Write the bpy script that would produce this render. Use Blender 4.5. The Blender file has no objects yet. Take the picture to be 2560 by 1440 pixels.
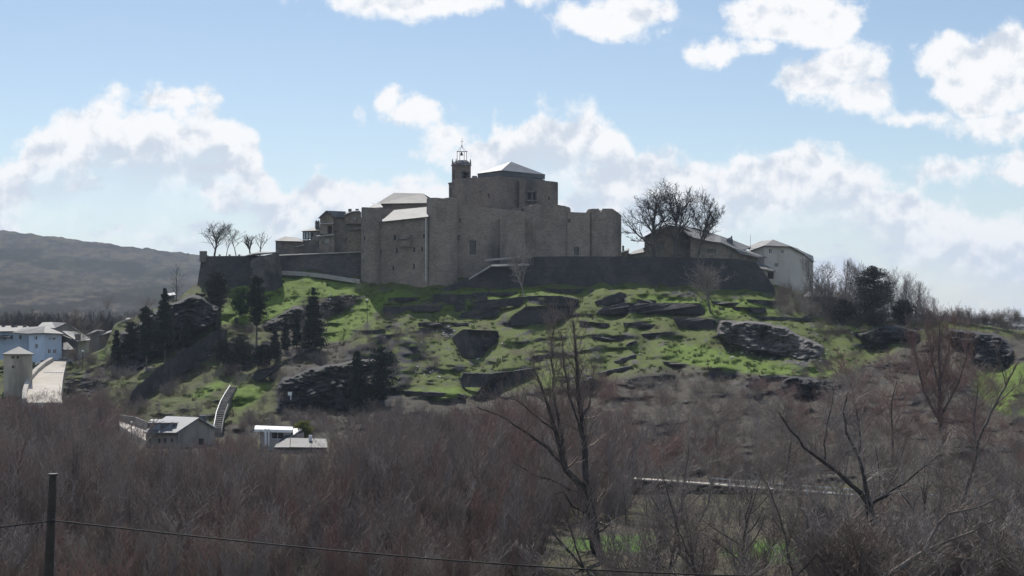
import bpy, math, random
import numpy as np
from mathutils import Vector
C = bpy.context.scene
LINK = C.collection.objects.link
R = math.radians
F = 3939.0; CX = 1280.0; HY = 800.0          # lens in photograph pixels, and the level of the horizon in it

# ------------------------------------------------------------------ camera
cam = bpy.data.cameras.new('camera'); camo = bpy.data.objects.new('camera', cam); LINK(camo)
camo.location = (0, 0, 0); camo.rotation_euler = (R(90), 0, 0)
cam.sensor_width = 36; cam.lens = 36 * F / 2560; cam.shift_y = (HY - 720) / 2560
cam.clip_start = .5; cam.clip_end = 30000
C.camera = camo
# ------------------------------------------------------------------ light
SUN_EL, SUN_AZ = 47.0, -14.0                  # degrees; azimuth from the view direction, negative is left
sd = Vector((math.sin(R(SUN_AZ)) * math.cos(R(SUN_EL)), math.cos(R(SUN_AZ)) * math.cos(R(SUN_EL)), math.sin(R(SUN_EL))))
sl = bpy.data.lights.new('sun', 'SUN'); sl.energy = 4.0; sl.angle = R(.53); sl.color = (1, .95, .88)
so = bpy.data.objects.new('sun', sl); LINK(so); so.rotation_euler = (-sd).to_track_quat('-Z', 'Y').to_euler()
so.location = (-60, 200, 200)
C.view_settings.view_transform = 'Standard'; C.view_settings.look = 'None'
C.view_settings.exposure = 0.28; C.view_settings.gamma = 1
C.cycles.use_denoising = True
C.cycles.max_bounces = 5; C.cycles.diffuse_bounces = 3; C.cycles.transparent_max_bounces = 4
C.cycles.volume_bounces = 0

# ---- small expression layer over shader nodes
class G:
    def __init__(s, tree): s.t = tree
    def node(s, ty, **kw):
        n = s.t.nodes.new(ty)
        for k, v in kw.items(): setattr(n, k, v)
        return n
    def link(s, a, b): s.t.links.new(a, b)
    def put(s, sock, v):
        if isinstance(v, E): v = v.o
        if isinstance(v, bpy.types.NodeSocket): s.link(v, sock)
        else: sock.default_value = v
    def m(s, op, *a, clamp=False):
        n = s.node('ShaderNodeMath', operation=op, use_clamp=clamp)
        for i, v in enumerate(a): s.put(n.inputs[i], v)
        return E(s, n.outputs[0])
    def noise(s, vec, scale, detail=4, rough=.5, col=False, dims='3D', dist=0):
        n = s.node('ShaderNodeTexNoise', noise_dimensions=dims)
        if vec is not None: s.put(n.inputs['Vector'], vec)
        n.inputs['Scale'].default_value = scale; n.inputs['Detail'].default_value = detail
        n.inputs['Roughness'].default_value = rough; n.inputs['Distortion'].default_value = dist
        return n.outputs['Color'] if col else E(s, n.outputs[0])
    def vec(s, x, y, z=0.0):
        n = s.node('ShaderNodeCombineXYZ')
        for i, v in enumerate((x, y, z)): s.put(n.inputs[i], v)
        return n.outputs[0]
    def ss(s, v, a, b):
        n = s.node('ShaderNodeMapRange', interpolation_type='SMOOTHSTEP')
        s.put(n.inputs[0], v); n.inputs[1].default_value = a; n.inputs[2].default_value = b
        return E(s, n.outputs[0])
    def mix(s, f, a, b):
        n = s.node('ShaderNodeMix', data_type='RGBA')
        s.put(n.inputs[0], f)
        for i, v in ((6, a), (7, b)):
            if isinstance(v, tuple) and len(v) == 3: v = (*v, 1)
            s.put(n.inputs[i], v)
        return n.outputs[2]
    def mul(s, col, f):
        n = s.node('ShaderNodeVectorMath', operation='SCALE'); s.put(n.inputs[0], col); s.put(n.inputs[3], f)
        return n.outputs[0]
class E:
    def __init__(s, g, o): s.g, s.o = g, o
    def __add__(s, b): return s.g.m('ADD', s, b)
    def __radd__(s, b): return s.g.m('ADD', b, s)
    def __sub__(s, b): return s.g.m('SUBTRACT', s, b)
    def __rsub__(s, b): return s.g.m('SUBTRACT', b, s)
    def __mul__(s, b): return s.g.m('MULTIPLY', s, b)
    def __rmul__(s, b): return s.g.m('MULTIPLY', b, s)
    def __truediv__(s, b): return s.g.m('DIVIDE', s, b)

# ------------------------------------------------------------------ sky with clouds, at infinity
wd = bpy.data.worlds.new('World'); C.world = wd; wd.use_nodes = True
wt = wd.node_tree; wt.nodes.clear(); g = G(wt)
tc = g.node('ShaderNodeTexCoord'); sx = g.node('ShaderNodeSeparateXYZ'); g.link(tc.outputs['Generated'], sx.inputs[0])
dx, dy, dz = (E(g, sx.outputs[i]) for i in range(3))
ys = g.m('MAXIMUM', dy, .05)
U0 = dx / ys * 3.939 + 1.28; V0 = 0.8 - dz / ys * 3.939
base = g.vec(U0, V0, 0.0)
nA = g.noise(base, 2.6, 3, .5, col=True)
sA = g.node('ShaderNodeSeparateColor'); g.link(nA, sA.inputs[0])
U = U0 + (E(g, sA.outputs[0]) - .5) * .10; V = V0 + (E(g, sA.outputs[1]) - .5) * .08
nB = g.noise(base, 8.0, 9, .66); nC = g.noise(base, 3.4, 6, .6)
vb = g.node('ShaderNodeTexVoronoi', feature='SMOOTH_F1'); vb.inputs['Scale'].default_value = 17
vb.inputs['Smoothness'].default_value = .5; g.put(vb.inputs['Vector'], g.vec(U, V, 0.0)); vor = E(g, vb.outputs['Distance'])
top = [(-500,420),(-150,430),(0,385),(50,365),(90,290),(150,275),(200,265),(250,225),(330,262),(440,262),(510,228),(560,262),(640,335),(655,372),
       (690,440),(715,470),(745,440),(790,410),(840,415),(900,442),(930,430),(1080,425),(1130,440),(1155,385),(1200,360),(1240,272),(1300,280),
       (1360,235),(1410,270),(1460,240),(1520,270),(1560,295),(1590,345),(1700,365),(1800,390),(1900,372),(1990,350),(2050,330),(2110,362),
       (2190,420),(2290,475),(2400,502),(2450,535),(2560,545),(2800,500),(3100,560)]
fc = g.node('ShaderNodeFloatCurve'); cu = fc.mapping.curves[0]
for i, (a, b) in enumerate(top):
    x, y = (a + 500) / 3600, b / 1000
    if i < 2: cu.points[i].location = (x, y)
    else: cu.points.new(x, y)
for p in cu.points: p.handle_type = 'VECTOR'
fc.mapping.update(); g.put(fc.inputs['Value'], (U + .5) / 3.6)
f = V - E(g, fc.outputs[0])
ell = [(1000,2,200,55),(1150,10,130,42),(870,2,80,18),(1330,10,60,26),(1480,48,110,42),(1570,25,110,62),(1650,68,50,25),(1900,42,100,66),(2000,40,160,80),
       (2090,66,75,60),(1780,125,85,36),(1900,118,75,30),(2050,190,115,62),(2120,160,95,58),(2160,245,75,48),(2390,150,115,66),(2500,120,110,76),(2470,220,160,90),
       (2540,330,150,45),(2370,430,85,28),(2560,430,90,36),(960,262,55,28),(1040,292,90,40),(1130,342,90,46),(1190,385,80,50),
       (420,245,120,30),(2300,300,70,24),(-200,200,150,60),(2900,250,200,90),(700,-200,300,70),(1700,-260,350,120),(2500,-150,250,80)]
fe = None
for (a, b, rx, ry) in ell:
    mp = g.node('ShaderNodeMapping', vector_type='POINT'); k = 1000
    mp.inputs['Scale'].default_value = (k / rx, k / ry, 1); mp.inputs['Location'].default_value = (-a / rx, -b / ry, 0)
    g.link(g.vec(U, V, 0.0) if fe is None else uv, mp.inputs['Vector'])
    if fe is None: uv = mp.inputs['Vector'].links[0].from_socket
    ln = g.node('ShaderNodeVectorMath', operation='LENGTH'); g.link(mp.outputs[0], ln.inputs[0])
    d = (1.0 - E(g, ln.outputs['Value'])) * (min(rx, ry) / 1000 * 1.3) + .012
    fe = d if fe is None else g.m('MAXIMUM', fe, d)
fbm = (nB - .5) * .17 + (.38 - vor) * .035
f1 = g.m('MAXIMUM', f, fe)
body = f1 + fbm
mask = g.ss(body, -.006, .034)
deep = g.ss(f, .09, .26)                                  # far below the cloud tops the bank thins to pale haze with soft gaps
patch = g.ss(nC + (g.noise(g.vec(U0 * .7, V0 * 2.2, 5.0), 4.5, 6, .62) - .5) * .9, .44, .60)
hz = g.ss(V0, .30, .80)
solid = g.m('MAXIMUM', g.ss(fe, -.01, .03), 1.0 - deep * (1.0 - patch) * .85)
mask = mask * solid
veil = g.ss(V0 + nC * .3 - .15, .18, .85) * .50 + g.ss(g.noise(g.vec(U0 * .5, V0 * 1.8, 3.0), 3, 5, .6), .56, .8) * .30
sky = g.node('ShaderNodeTexSky', sky_type='NISHITA'); sky.sun_disc = False
sky.sun_elevation = R(SUN_EL); sky.sun_rotation = R(SUN_AZ); sky.altitude = 900; sky.air_density = 1.0; sky.dust_density = .6
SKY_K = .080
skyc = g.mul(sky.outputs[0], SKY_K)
# billows: cloud light and shade painted from density here against density nearer the sun
q1 = g.noise(g.vec(U, V, 1.7), 6.5, 6, .55); q2 = g.noise(g.vec(U - .012, V - .030, 1.7), 6.5, 6, .55)
rim = 1.0 - g.ss(f1, .015, .15)
lit = g.m('ADD', .50 + (q1 - q2) * 2.8 + (rim - .5) * .42 + (nB - .5) * .7, 0.0, clamp=True)
cl = g.mix(g.ss(lit, .16, .66), (.53, .585, .665), (.81, .815, .825))
cl = g.mix(hz * .35, cl, (.63, .685, .76))
front = g.mix(veil * .8, skyc, (.50, .61, .75))
front = g.mix(mask, front, cl)
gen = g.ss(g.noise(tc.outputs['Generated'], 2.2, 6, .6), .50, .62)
rest = g.mix(gen * .7, g.mul(skyc, 1.4), (.85, .87, .92))  # unseen sky outside the view, brightened to keep the castle walls lit
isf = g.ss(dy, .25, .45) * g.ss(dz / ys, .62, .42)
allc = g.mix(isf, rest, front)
low = g.ss(dz, -.001, -.03)
allc = g.mix(low, allc, (.10, .10, .09))
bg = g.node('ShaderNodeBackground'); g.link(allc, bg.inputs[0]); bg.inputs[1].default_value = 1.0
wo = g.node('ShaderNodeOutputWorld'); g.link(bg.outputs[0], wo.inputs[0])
wd.cycles.sampling_method = 'MANUAL'; wd.cycles.sample_map_resolution = 512

# ------------------------------------------------------------------ helpers
def W(px, py, Y): return Vector(((px - CX) * Y / F, Y, (HY - py) * Y / F))
def XX(px, Y): return (px - CX) * Y / F
def ZZ(py, Y): return (HY - py) * Y / F
rng = np.random.default_rng(7); random.seed(7)

def _h(ix, iy, seed):
    n = (ix.astype(np.int64) * 374761393 + iy.astype(np.int64) * 668265263 + seed * 982451653) & 0xffffffff
    n = ((n ^ (n >> 13)) * 1274126177) & 0xffffffff
    return ((n ^ (n >> 16)) & 0xffff) / 65535.0
def vnoise(x, y, seed=0):
    x = np.asarray(x, float); y = np.asarray(y, float)
    ix = np.floor(x); iy = np.floor(y); fx = x - ix; fy = y - iy
    fx = fx * fx * (3 - 2 * fx); fy = fy * fy * (3 - 2 * fy)
    a = _h(ix, iy, seed); b = _h(ix + 1, iy, seed); c = _h(ix, iy + 1, seed); d = _h(ix + 1, iy + 1, seed)
    return (a * (1 - fx) + b * fx) * (1 - fy) + (c * (1 - fx) + d * fx) * fy
def fbm2(x, y, oct=4, seed=0):
    v = 0; a = .5; s = 0
    for o in range(oct):
        v = v + a * vnoise(x * 2 ** o, y * 2 ** o, seed + o * 17); s += a; a *= .5
    return v / s

class MB:
    def __init__(s): s.v = []; s.f = []
    def face(s, pts):
        b = len(s.v); s.v += [tuple(p) for p in pts]; s.f.append(tuple(range(b, b + len(pts))))
    def box(s, x0, x1, y0, y1, z0, z1):
        b = len(s.v)
        s.v += [(x0,y0,z0),(x1,y0,z0),(x1,y1,z0),(x0,y1,z0),(x0,y0,z1),(x1,y0,z1),(x1,y1,z1),(x0,y1,z1)]
        s.f += [tuple(b + i for i in q) for q in ((0,3,2,1),(4,5,6,7),(0,1,5,4),(1,2,6,5),(2,3,7,6),(3,0,4,7))]
    def slab(s, pts, t, down=None):
        """a sheet of thickness t under the polygon pts"""
        pts = [Vector(p) for p in pts]; n = Vector((0, 0, 0))
        for i in range(len(pts)):
            a, b_ = pts[i], pts[(i + 1) % len(pts)]; n += a.cross(b_)
        n.normalize()
        if down is None:
            if n.z < 0: pts.reverse(); n = -n
            off = -n * t
        else: off = Vector(down) * t
        k = len(pts); b = len(s.v)
        s.v += [tuple(p) for p in pts] + [tuple(p + off) for p in pts]
        s.f.append(tuple(range(b, b + k))); s.f.append(tuple(range(b + 2 * k - 1, b + k - 1, -1)))
        for i in range(k):
            j = (i + 1) % k; s.f.append((b + i, b + k + i, b + k + j, b + j))
    def tube(s, pts, rad, n=5, cap=True):
        pts = [Vector(p) for p in pts]; rings = []
        for i, p in enumerate(pts):
            d = (pts[min(i + 1, len(pts) - 1)] - pts[max(i - 1, 0)]).normalized()
            u = d.cross(Vector((0, 0, 1)) if abs(d.z) < .9 else Vector((1, 0, 0))).normalized(); w = d.cross(u)
            r = rad[i] if isinstance(rad, (list, tuple)) else rad
            b = len(s.v); rings.append(b)
            s.v += [tuple(p + (u * math.cos(a) + w * math.sin(a)) * r) for a in (2 * math.pi * k / n for k in range(n))]
        for a, b in zip(rings, rings[1:]):
            for k in range(n): s.f.append((a + k, a + (k + 1) % n, b + (k + 1) % n, b + k))
        if cap:
            s.f.append(tuple(rings[0] + k for k in range(n - 1, -1, -1))); s.f.append(tuple(rings[-1] + k for k in range(n)))
    def build(s, name, mat, parent=None, loc=None):
        if loc is None: loc = tuple(wloc(parent)) if parent is not None else tuple(np.array(s.v).mean(0)[:2]) + (min(v[2] for v in s.v),)
        me = bpy.data.meshes.new(name); v = np.array(s.v, float) - np.array(loc)
        me.from_pydata(v.tolist(), [], s.f); me.update()
        me.materials.append(mat)
        return addobj(name, me, parent, loc)
WL = {}
def wloc(o): return WL.get(o.name, Vector((0, 0, 0)))
def addobj(name, me, parent, loc):
    o = bpy.data.objects.new(name, me); LINK(o)
    if parent is not None:
        o.parent = parent; o.location = Vector(loc) - wloc(parent)
    else: o.location = loc
    WL[o.name] = Vector(loc)
    return o
def tag(o, label=None, cat=None, group=None, kind=None):
    if label: o['label'] = label
    if cat: o['category'] = cat
    if group: o['group'] = group
    if kind: o['kind'] = kind
    return o
def thing(name, label, cat, loc, group=None):
    o = bpy.data.objects.new(name, None); LINK(o); o.location = loc; WL[o.name] = Vector(loc)
    o.empty_display_size = 1
    return tag(o, label, cat, group)
def npmesh(name, v, faces4, mat, cols=None):
    me = bpy.data.meshes.new(name); k = faces4.shape[1]
    me.vertices.add(len(v)); me.vertices.foreach_set('co', v.astype(np.float32).ravel())
    me.loops.add(faces4.size); me.loops.foreach_set('vertex_index', faces4.astype(np.int32).ravel())
    me.polygons.add(len(faces4)); me.polygons.foreach_set('loop_start', (np.arange(len(faces4)) * k).astype(np.int32))
    me.polygons.foreach_set('loop_total', np.full(len(faces4), k, np.int32))
    me.update(); me.validate()
    if cols is not None:
        at = me.color_attributes.new('tone', 'FLOAT_COLOR', 'POINT')
        c4 = np.ones((len(v), 4), np.float32); c4[:, :3] = cols; at.data.foreach_set('color', c4.ravel())
    me.materials.append(mat)
    return me

# ------------------------------------------------------------------ materials
MATS = {}
def mat(name, c1, c2, scale=1.0, rough=.9, bump=.0, c3=None, spec=.3, streak=False, metal=0, bscale=None, course=None, attr=False, trans=0):
    m = bpy.data.materials.new(name); m.use_nodes = True; t = m.node_tree; t.nodes.clear(); g = G(t)
    geo = g.node('ShaderNodeNewGeometry'); pos = geo.outputs['Position']
    n1 = g.noise(pos, scale, 6, .6); n2 = g.noise(pos, scale * .17, 4, .55)
    col = g.mix(g.ss(n1 * .6 + n2 * .5, .38, .72), c1, c2)
    if c3:
        if streak:
            mp = g.node('ShaderNodeMapping', vector_type='POINT'); mp.inputs['Scale'].default_value = (1, 1, .22)
            g.link(pos, mp.inputs[0]); nn = g.noise(mp.outputs[0], scale * .35, 5, .6)
        else: nn = g.noise(pos, scale * .4, 5, .6)
        col = g.mix(g.ss(nn, .50, .68), col, c3)
    if attr:
        a = g.node('ShaderNodeAttribute', attribute_name='tone')
        f_ = n1 * 1.1 + g.noise(pos, scale * 6, 4, .6) * .9
        col = g.mul(a.outputs['Color'], f_)
    b = g.node('ShaderNodeBsdfPrincipled'); g.link(col, b.inputs['Base Color'])
    b.inputs['Roughness'].default_value = rough; b.inputs['Specular IOR Level'].default_value = spec; b.inputs['Metallic'].default_value = metal
    if bump:
        h = g.noise(pos, bscale or scale * 4, 5, .6)
        if course:
            mp = g.node('ShaderNodeMapping', vector_type='POINT'); mp.inputs['Scale'].default_value = (1, 1, 2.2); g.link(pos, mp.inputs[0])
            vo = g.node('ShaderNodeTexVoronoi'); vo.inputs['Scale'].default_value = course; g.link(mp.outputs[0], vo.inputs['Vector'])
            h = h + E(g, vo.outputs['Distance'])
            tone = g.node('ShaderNodeSeparateColor'); g.link(vo.outputs['Color'], tone.inputs[0])
            g.link(g.mul(col, E(g, tone.outputs[0]) * .36 + .82), b.inputs['Base Color'])
        bn = g.node('ShaderNodeBump'); bn.inputs['Strength'].default_value = min(1, bump); bn.inputs['Distance'].default_value = bump * .3
        g.put(bn.inputs['Height'], h); g.link(bn.outputs[0], b.inputs['Normal'])
    out = g.node('ShaderNodeOutputMaterial')
    if trans:
        tr = g.node('ShaderNodeBsdfTranslucent'); g.link(col, tr.inputs[0])
        mx = g.node('ShaderNodeMixShader'); mx.inputs[0].default_value = trans
        g.link(b.outputs[0], mx.inputs[1]); g.link(tr.outputs[0], mx.inputs[2]); g.link(mx.outputs[0], out.inputs[0])
    else: g.link(b.outputs[0], out.inputs[0])
    MATS[name] = m; return m
mat('castle_stone', (.19,.158,.130), (.285,.236,.190), .3, bump=.12, c3=(.105,.094,.088), streak=True, course=1.9)
mat('keep_stone', (.150,.124,.106), (.225,.182,.150), .35, bump=.12, c3=(.085,.078,.076), streak=True, course=1.9)
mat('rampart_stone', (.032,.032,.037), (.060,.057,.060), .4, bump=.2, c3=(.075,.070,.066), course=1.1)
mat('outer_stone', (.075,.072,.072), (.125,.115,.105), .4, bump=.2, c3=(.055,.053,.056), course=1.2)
mat('coping', (.30,.28,.25), (.42,.39,.34), 1.0)
mat('rubble', (.09,.083,.078), (.21,.19,.17), 1.6, bump=.5, course=1.8)
mat('patchy_stone', (.035,.035,.04), (.15,.135,.12), .35, bump=.5, course=1.5)
mat('house_stone', (.16,.135,.11), (.26,.22,.175), .8, bump=.4, c3=(.11,.095,.085), course=2.2)
mat('slate', (.085,.085,.085), (.15,.15,.147), .7, rough=.65, spec=.3, bump=.15, c3=(.07,.07,.07))
mat('zinc', (.12,.135,.15), (.165,.18,.195), .5, rough=.55, spec=.35, bump=.05)
mat('dark_slate', (.07,.07,.075), (.13,.13,.135), .7, rough=.5, bump=.15)
mat('white_wall', (.48,.45,.41), (.62,.58,.53), .25, c3=(.33,.29,.24), streak=True)
mat('cream_wall', (.40,.36,.29), (.52,.47,.38), .6, c3=(.24,.21,.17), streak=True)
mat('blue_wall', (.42,.50,.62), (.55,.62,.74), .5, c3=(.33,.40,.52), streak=True)
mat('grey_wall', (.25,.228,.195), (.33,.30,.26), .5, c3=(.16,.145,.13), streak=True)
mat('timber', (.15,.12,.09), (.28,.23,.17), 2.0, bump=.3)
mat('dark_wood', (.035,.03,.028), (.07,.06,.05), 2.0)
mat('dark_glass', (.008,.009,.011), (.018,.02,.024), 1.0, rough=.25, spec=.5)
mat('glass_light', (.35,.40,.44), (.5,.55,.6), 1.0, rough=.1, spec=.6)
mat('white_paint', (.70,.70,.68), (.82,.82,.80), 1.5, rough=.5)
mat('iron', (.02,.02,.022), (.045,.042,.04), 2.0, rough=.6, metal=.5)
mat('steel', (.55,.56,.57), (.72,.73,.74), 2.0, rough=.45, metal=.3)
mat('concrete', (.42,.38,.32), (.54,.49,.42), .35, bump=.1)
mat('asphalt', (.10,.095,.09), (.14,.13,.12), .6)
mat('bark', (.060,.051,.045), (.125,.108,.095), 1.8, bump=.4)
mat('bark_dark', (.030,.026,.024), (.070,.060,.053), 1.8, bump=.4)
mat('bark_pale', (.10,.088,.078), (.24,.21,.185), .7)
mat('twig_brown', (.155,.118,.098), (.27,.215,.18), .12)
mat('twig_red', (.17,.105,.090), (.28,.18,.15), .3)
mat('twig_grey', (.15,.13,.115), (.32,.28,.25), .5)
mat('twig_dark', (.035,.03,.03), (.075,.065,.06), .5)
mat('needles', (.010,.019,.011), (.026,.040,.020), .6, trans=.1)
mat('needles_soft', (.026,.032,.022), (.052,.054,.036), .6, trans=.1)
mat('needles_brown', (.045,.042,.034), (.085,.077,.060), .6, trans=.1)
mat('leaf_green', (.03,.06,.012), (.075,.13,.03), .9, trans=.3)
mat('leaf_olive', (.10,.12,.02), (.19,.20,.05), .9, trans=.3)
mat('hill_ground', (.1,.1,.1), (.2,.2,.2), .5, bump=1.0, bscale=1.1, attr=True, spec=.1)
mat('far_ground', (.1,.1,.1), (.2,.2,.2), .02, bump=.0, attr=True, spec=.05)
mat('valley_ground', (.055,.048,.036), (.095,.08,.055), .12, bump=.6, c3=(.05,.075,.018), spec=.1)
mat('meadow', (.06,.125,.015), (.11,.19,.03), .5, bump=.5, spec=.1)
mat('loose_stone', (.22,.20,.18), (.50,.47,.43), .9, bump=.5)
mat('car_paint', (.5,.52,.54), (.6,.62,.64), 1, rough=.25, spec=.7)
mat('grey_paint', (.12,.13,.14), (.16,.17,.18), 1, rough=.25, spec=.7)
mat('rubber', (.015,.015,.015), (.02,.02,.02), 1)
mat('bronze', (.03,.03,.025), (.06,.055,.045), 2, rough=.5, metal=.5)
# ------------------------------------------------------------------ castle hill: an outline-driven relief, real depth in metres
TOPY = [(-200,905,345),(0,905,345),(130,908,346),(162,915,345),(200,902,348),(262,874,352),(286,815,362),(340,796,368),(400,768,376),(450,745,384),(485,712,392),
        (560,690,400),(690,660,404),(905,664,408),(1000,660,408),(1500,660,408),(1880,690,404),(1960,722,398),(2030,742,392),(2090,785,384),(2200,800,380),
        (2360,802,376),(2440,812,372),(2520,826,368),(2720,836,366)]
BOTY = [(-200,1085,288),(900,1085,288),(1080,1090,284),(1500,1200,205),(2720,1205,204)]
def interp(tab, x, k): return np.interp(x, [t[0] for t in tab], [t[k] for t in tab])
PX = np.arange(-160, 2701, 4.0); NR = 300
tp = interp(TOPY, PX, 1) + (fbm2(PX / 30, PX * 0, 3, 3) - .5) * 7; ty = interp(TOPY, PX, 2)
bp = interp(BOTY, PX, 1); by = interp(BOTY, PX, 2)
T = np.linspace(0, 1, NR)[:, None]                      # 0 bottom .. 1 top
PY = bp[None] + (tp - bp)[None] * T; PXX = np.broadcast_to(PX[None], PY.shape)
def inpoly(poly, x, y):
    ins = np.zeros(x.shape, bool); n = len(poly)
    for i in range(n):
        x0, y0 = poly[i]; x1, y1 = poly[(i + 1) % n]
        if y0 == y1: continue
        c = ((y0 > y) != (y1 > y)) & (x < (x1 - x0) * (y - y0) / (y1 - y0) + x0)
        ins ^= c
    return ins
def blur(a, k, axis):
    if k < .5: return a
    r = int(k * 2.5) + 1; w = np.exp(-.5 * (np.arange(-r, r + 1) / k) ** 2); w /= w.sum()
    return np.apply_along_axis(lambda v: np.convolve(np.pad(v, r, mode='edge'), w, 'valid'), axis, a)
WALLS = [   # faces of the dry-stone terraces, quarry recesses and scarps
 [(959,766),(1071,765),(1110,763),(1107,777),(1027,777),(993,783),(963,787)],
 [(1135,760),(1188,754),(1277,745),(1338,739),(1402,740),(1446,749),(1438,766),(1360,760),(1263,763),(1193,772),(1138,779)],
 [(1152,783),(1193,774),(1257,770),(1238,791),(1188,795),(1152,792)],
 [(1129,844),(1157,823),(1243,827),(1249,844),(1218,858),(1218,883),(1193,894),(1157,894),(1146,874),(1140,858)],
 [(1102,822),(1118,815),(1140,822),(1127,844),(1104,844)], [(1052,819),(1079,822),(1074,838),(1040,833)],
 [(1277,791),(1315,766),(1388,764),(1438,775),(1427,786),(1374,808),(1332,813),(1277,811)],
 [(1296,841),(1332,822),(1371,808),(1357,824),(1318,836)], [(1449,802),(1524,809),(1521,817),(1449,816)],
 [(1488,752),(1549,730),(1566,735),(1558,752),(1500,765)],
 [(1152,947),(1157,933),(1221,934),(1293,927),(1327,922),(1340,919),(1332,936),(1293,955),(1243,983),(1193,997),(1166,999),(1193,980),(1204,966),(1154,966)],
 [(1052,922),(1093,911),(1096,922),(1066,933),(1054,930)],
 [(860,880),(950,835),(1040,855),(1055,900),(1020,980),(960,1015),(880,1020),(850,960)],
 [(1079,755),(1091,738),(1182,735),(1180,755)], [(1185,740),(1218,738),(1218,748),(1187,749)],
 [(1500,771),(1490,783),(1765,783),(1752,758),(1560,757)],
 [(1831,767),(1914,769),(1918,781),(1852,781)], [(1869,748),(1960,754),(1951,761),(1889,759)],
 [(1686,792),(1781,798),(1790,821),(1695,821)],
 [(1794,808),(1914,808),(1939,812),(2059,866),(2055,899),(1935,887),(1893,879),(1831,862),(1798,837)],
 [(2129,833),(2204,817),(2300,825),(2307,846),(2254,850),(2204,862),(2162,854)],
 [(2361,821),(2432,833),(2502,837),(2531,866),(2527,908),(2473,918),(2436,908),(2440,875),(2370,846)],
 [(1960,949),(1997,939),(2038,953),(2080,957),(2113,970),(2080,990),(2018,990),(1960,986)],
 [(1769,928),(1798,916),(1848,924),(1852,945),(1781,949)], [(1643,734),(1744,730),(1744,748),(1649,750)],
 [(1446,950),(1475,938),(1500,955),(1490,985),(1450,990)],
 [(801,793),(801,762),(819,741),(865,738),(908,741),(896,756),(850,784),(819,791)],
 [(651,823),(667,799),(734,771),(764,759),(752,799),(709,820)],
 [(318,1013),(331,976),(392,921),(453,881),(544,823),(560,826),(560,854),(514,900),(453,933),(392,973),(346,1010)],
 [(640,925),(697,912),(767,872),(789,854),(801,860),(706,912),(651,949),(627,949)],
 [(691,976),(712,946),(770,924),(880,903),(942,900),(960,1000),(900,1022),(691,1037)],
 [(300,840),(400,775),(483,735),(544,771),(544,812),(447,835),(407,872),(361,915),(290,945)],
 [(164,932),(200,932),(237,918),(269,908),(285,880),(300,940),(237,985),(198,1000),(158,1003)],
 [(560,870),(640,860),(720,850),(700,880),(620,925),(560,940)],
]
NLEDGE = len(WALLS)
WALLS += [[(1045,806),(1170,807),(1170,811),(1045,813)],[(1892,790),(2030,796),(2045,803),(1960,799),(1895,796)],[(1182,731),(1290,730),(1290,736),(1182,738)],
 [(1360,721),(1464,723),(1455,731),(1380,732)],[(1562,862),(1590,851),(1594,856),(1570,868)],[(1490,932),(1582,914),(1580,921),(1500,939)],[(1535,902),(1590,886),(1592,892),(1545,909)],
 [(905,828),(960,822),(962,828),(910,835)],[(1010,977),(1160,985),(1162,992),(1015,985)],[(1600,835),(1680,829),(1682,834),(1602,841)],[(1480,841),(1560,845),(1555,851),(1485,848)],
 [(1330,890),(1400,881),(1402,888),(1335,898)],[(1660,904),(1720,911),(1718,917),(1665,911)],[(1900,939),(1990,943),(1985,950),(1905,947)],[(1560,807),(1640,811),(1638,817),(1565,814)],
 [(970,745),(1050,743),(1048,749),(972,752)],[(1590,748),(1640,752),(1638,758),(1592,755)],[(1780,752),(1850,757),(1848,763),(1782,759)],[(1400,780),(1480,784),(1478,790),(1404,787)]]

Wm = np.zeros(PY.shape)
jx = PXX + (fbm2(PXX / 14, PY / 14, 3, 5) - .5) * 10; jy = PY + (fbm2(PXX / 14, PY / 14, 3, 9) - .5) * 4
for p in WALLS: Wm[inpoly(p, jx, jy)] = 1
n_ = fbm2(PXX / 75, PY / 10 + PXX / 120, 4, 21)
side = np.clip((PXX - 900) / 300, 0, 1)
Wm2 = np.maximum(Wm, np.clip((n_ - .63) * 22, 0, 1) * .85 * np.where(PXX > 960, 1, .55) * (PY > 735))   # low banks and ledges everywhere
w = blur(blur(Wm2, 1.2, 0), .8, 1)
bl = blur(w, 22, 0)
s = np.clip(1 + 1.2 * bl - 2.6 * w, .01, None)
s0 = (ty - by)[None] / NR
E_ = np.cumsum(s - s.mean(0, keepdims=True), 0) * s0
E_ = E_ - blur(blur(E_, 40, 0), 12, 1); E_ *= np.clip((1 - T) * 12, 0, 1)
D = by[None] + (ty - by)[None] * T + blur(E_, 2.2, 1)
RK = np.zeros(PY.shape)
for i in (4, 5, 11, 19, 22, 24, 25, 26, 32): RK[inpoly(WALLS[i], jx, jy)] = 1
RK = np.maximum(RK, (Wm2 > .2) * (Wm < .5) * .8); RK = blur(RK, 2, 0)
rough = .32 - .22 * w + 1.0 * RK
D += (fbm2(PXX / 16, PY / 7, 4, 31) - .5) * 3.0 * rough + (fbm2(PXX / 70, PY / 34, 3, 41) - .5) * 10
D += (fbm2(PXX / 6, PY / 2.6, 3, 51) - .5) * 1.1 * rough
HG = D
def surfY(px, py):
    c = np.clip((px + 160) / 4, 0, len(PX) - 1.001); i = int(c); j = PY[:, i]
    r = np.interp(-py, -j, np.arange(NR)); r0 = int(min(r, NR - 2)); fr = r - r0
    return float(HG[r0, i] * (1 - fr) + HG[r0 + 1, i] * fr)
def onhill(px, py, d=0):
    Y = surfY(px, py) + d; return Vector(((px - CX) * Y / F, Y, (HY - py) * (Y - d) / F))
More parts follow.
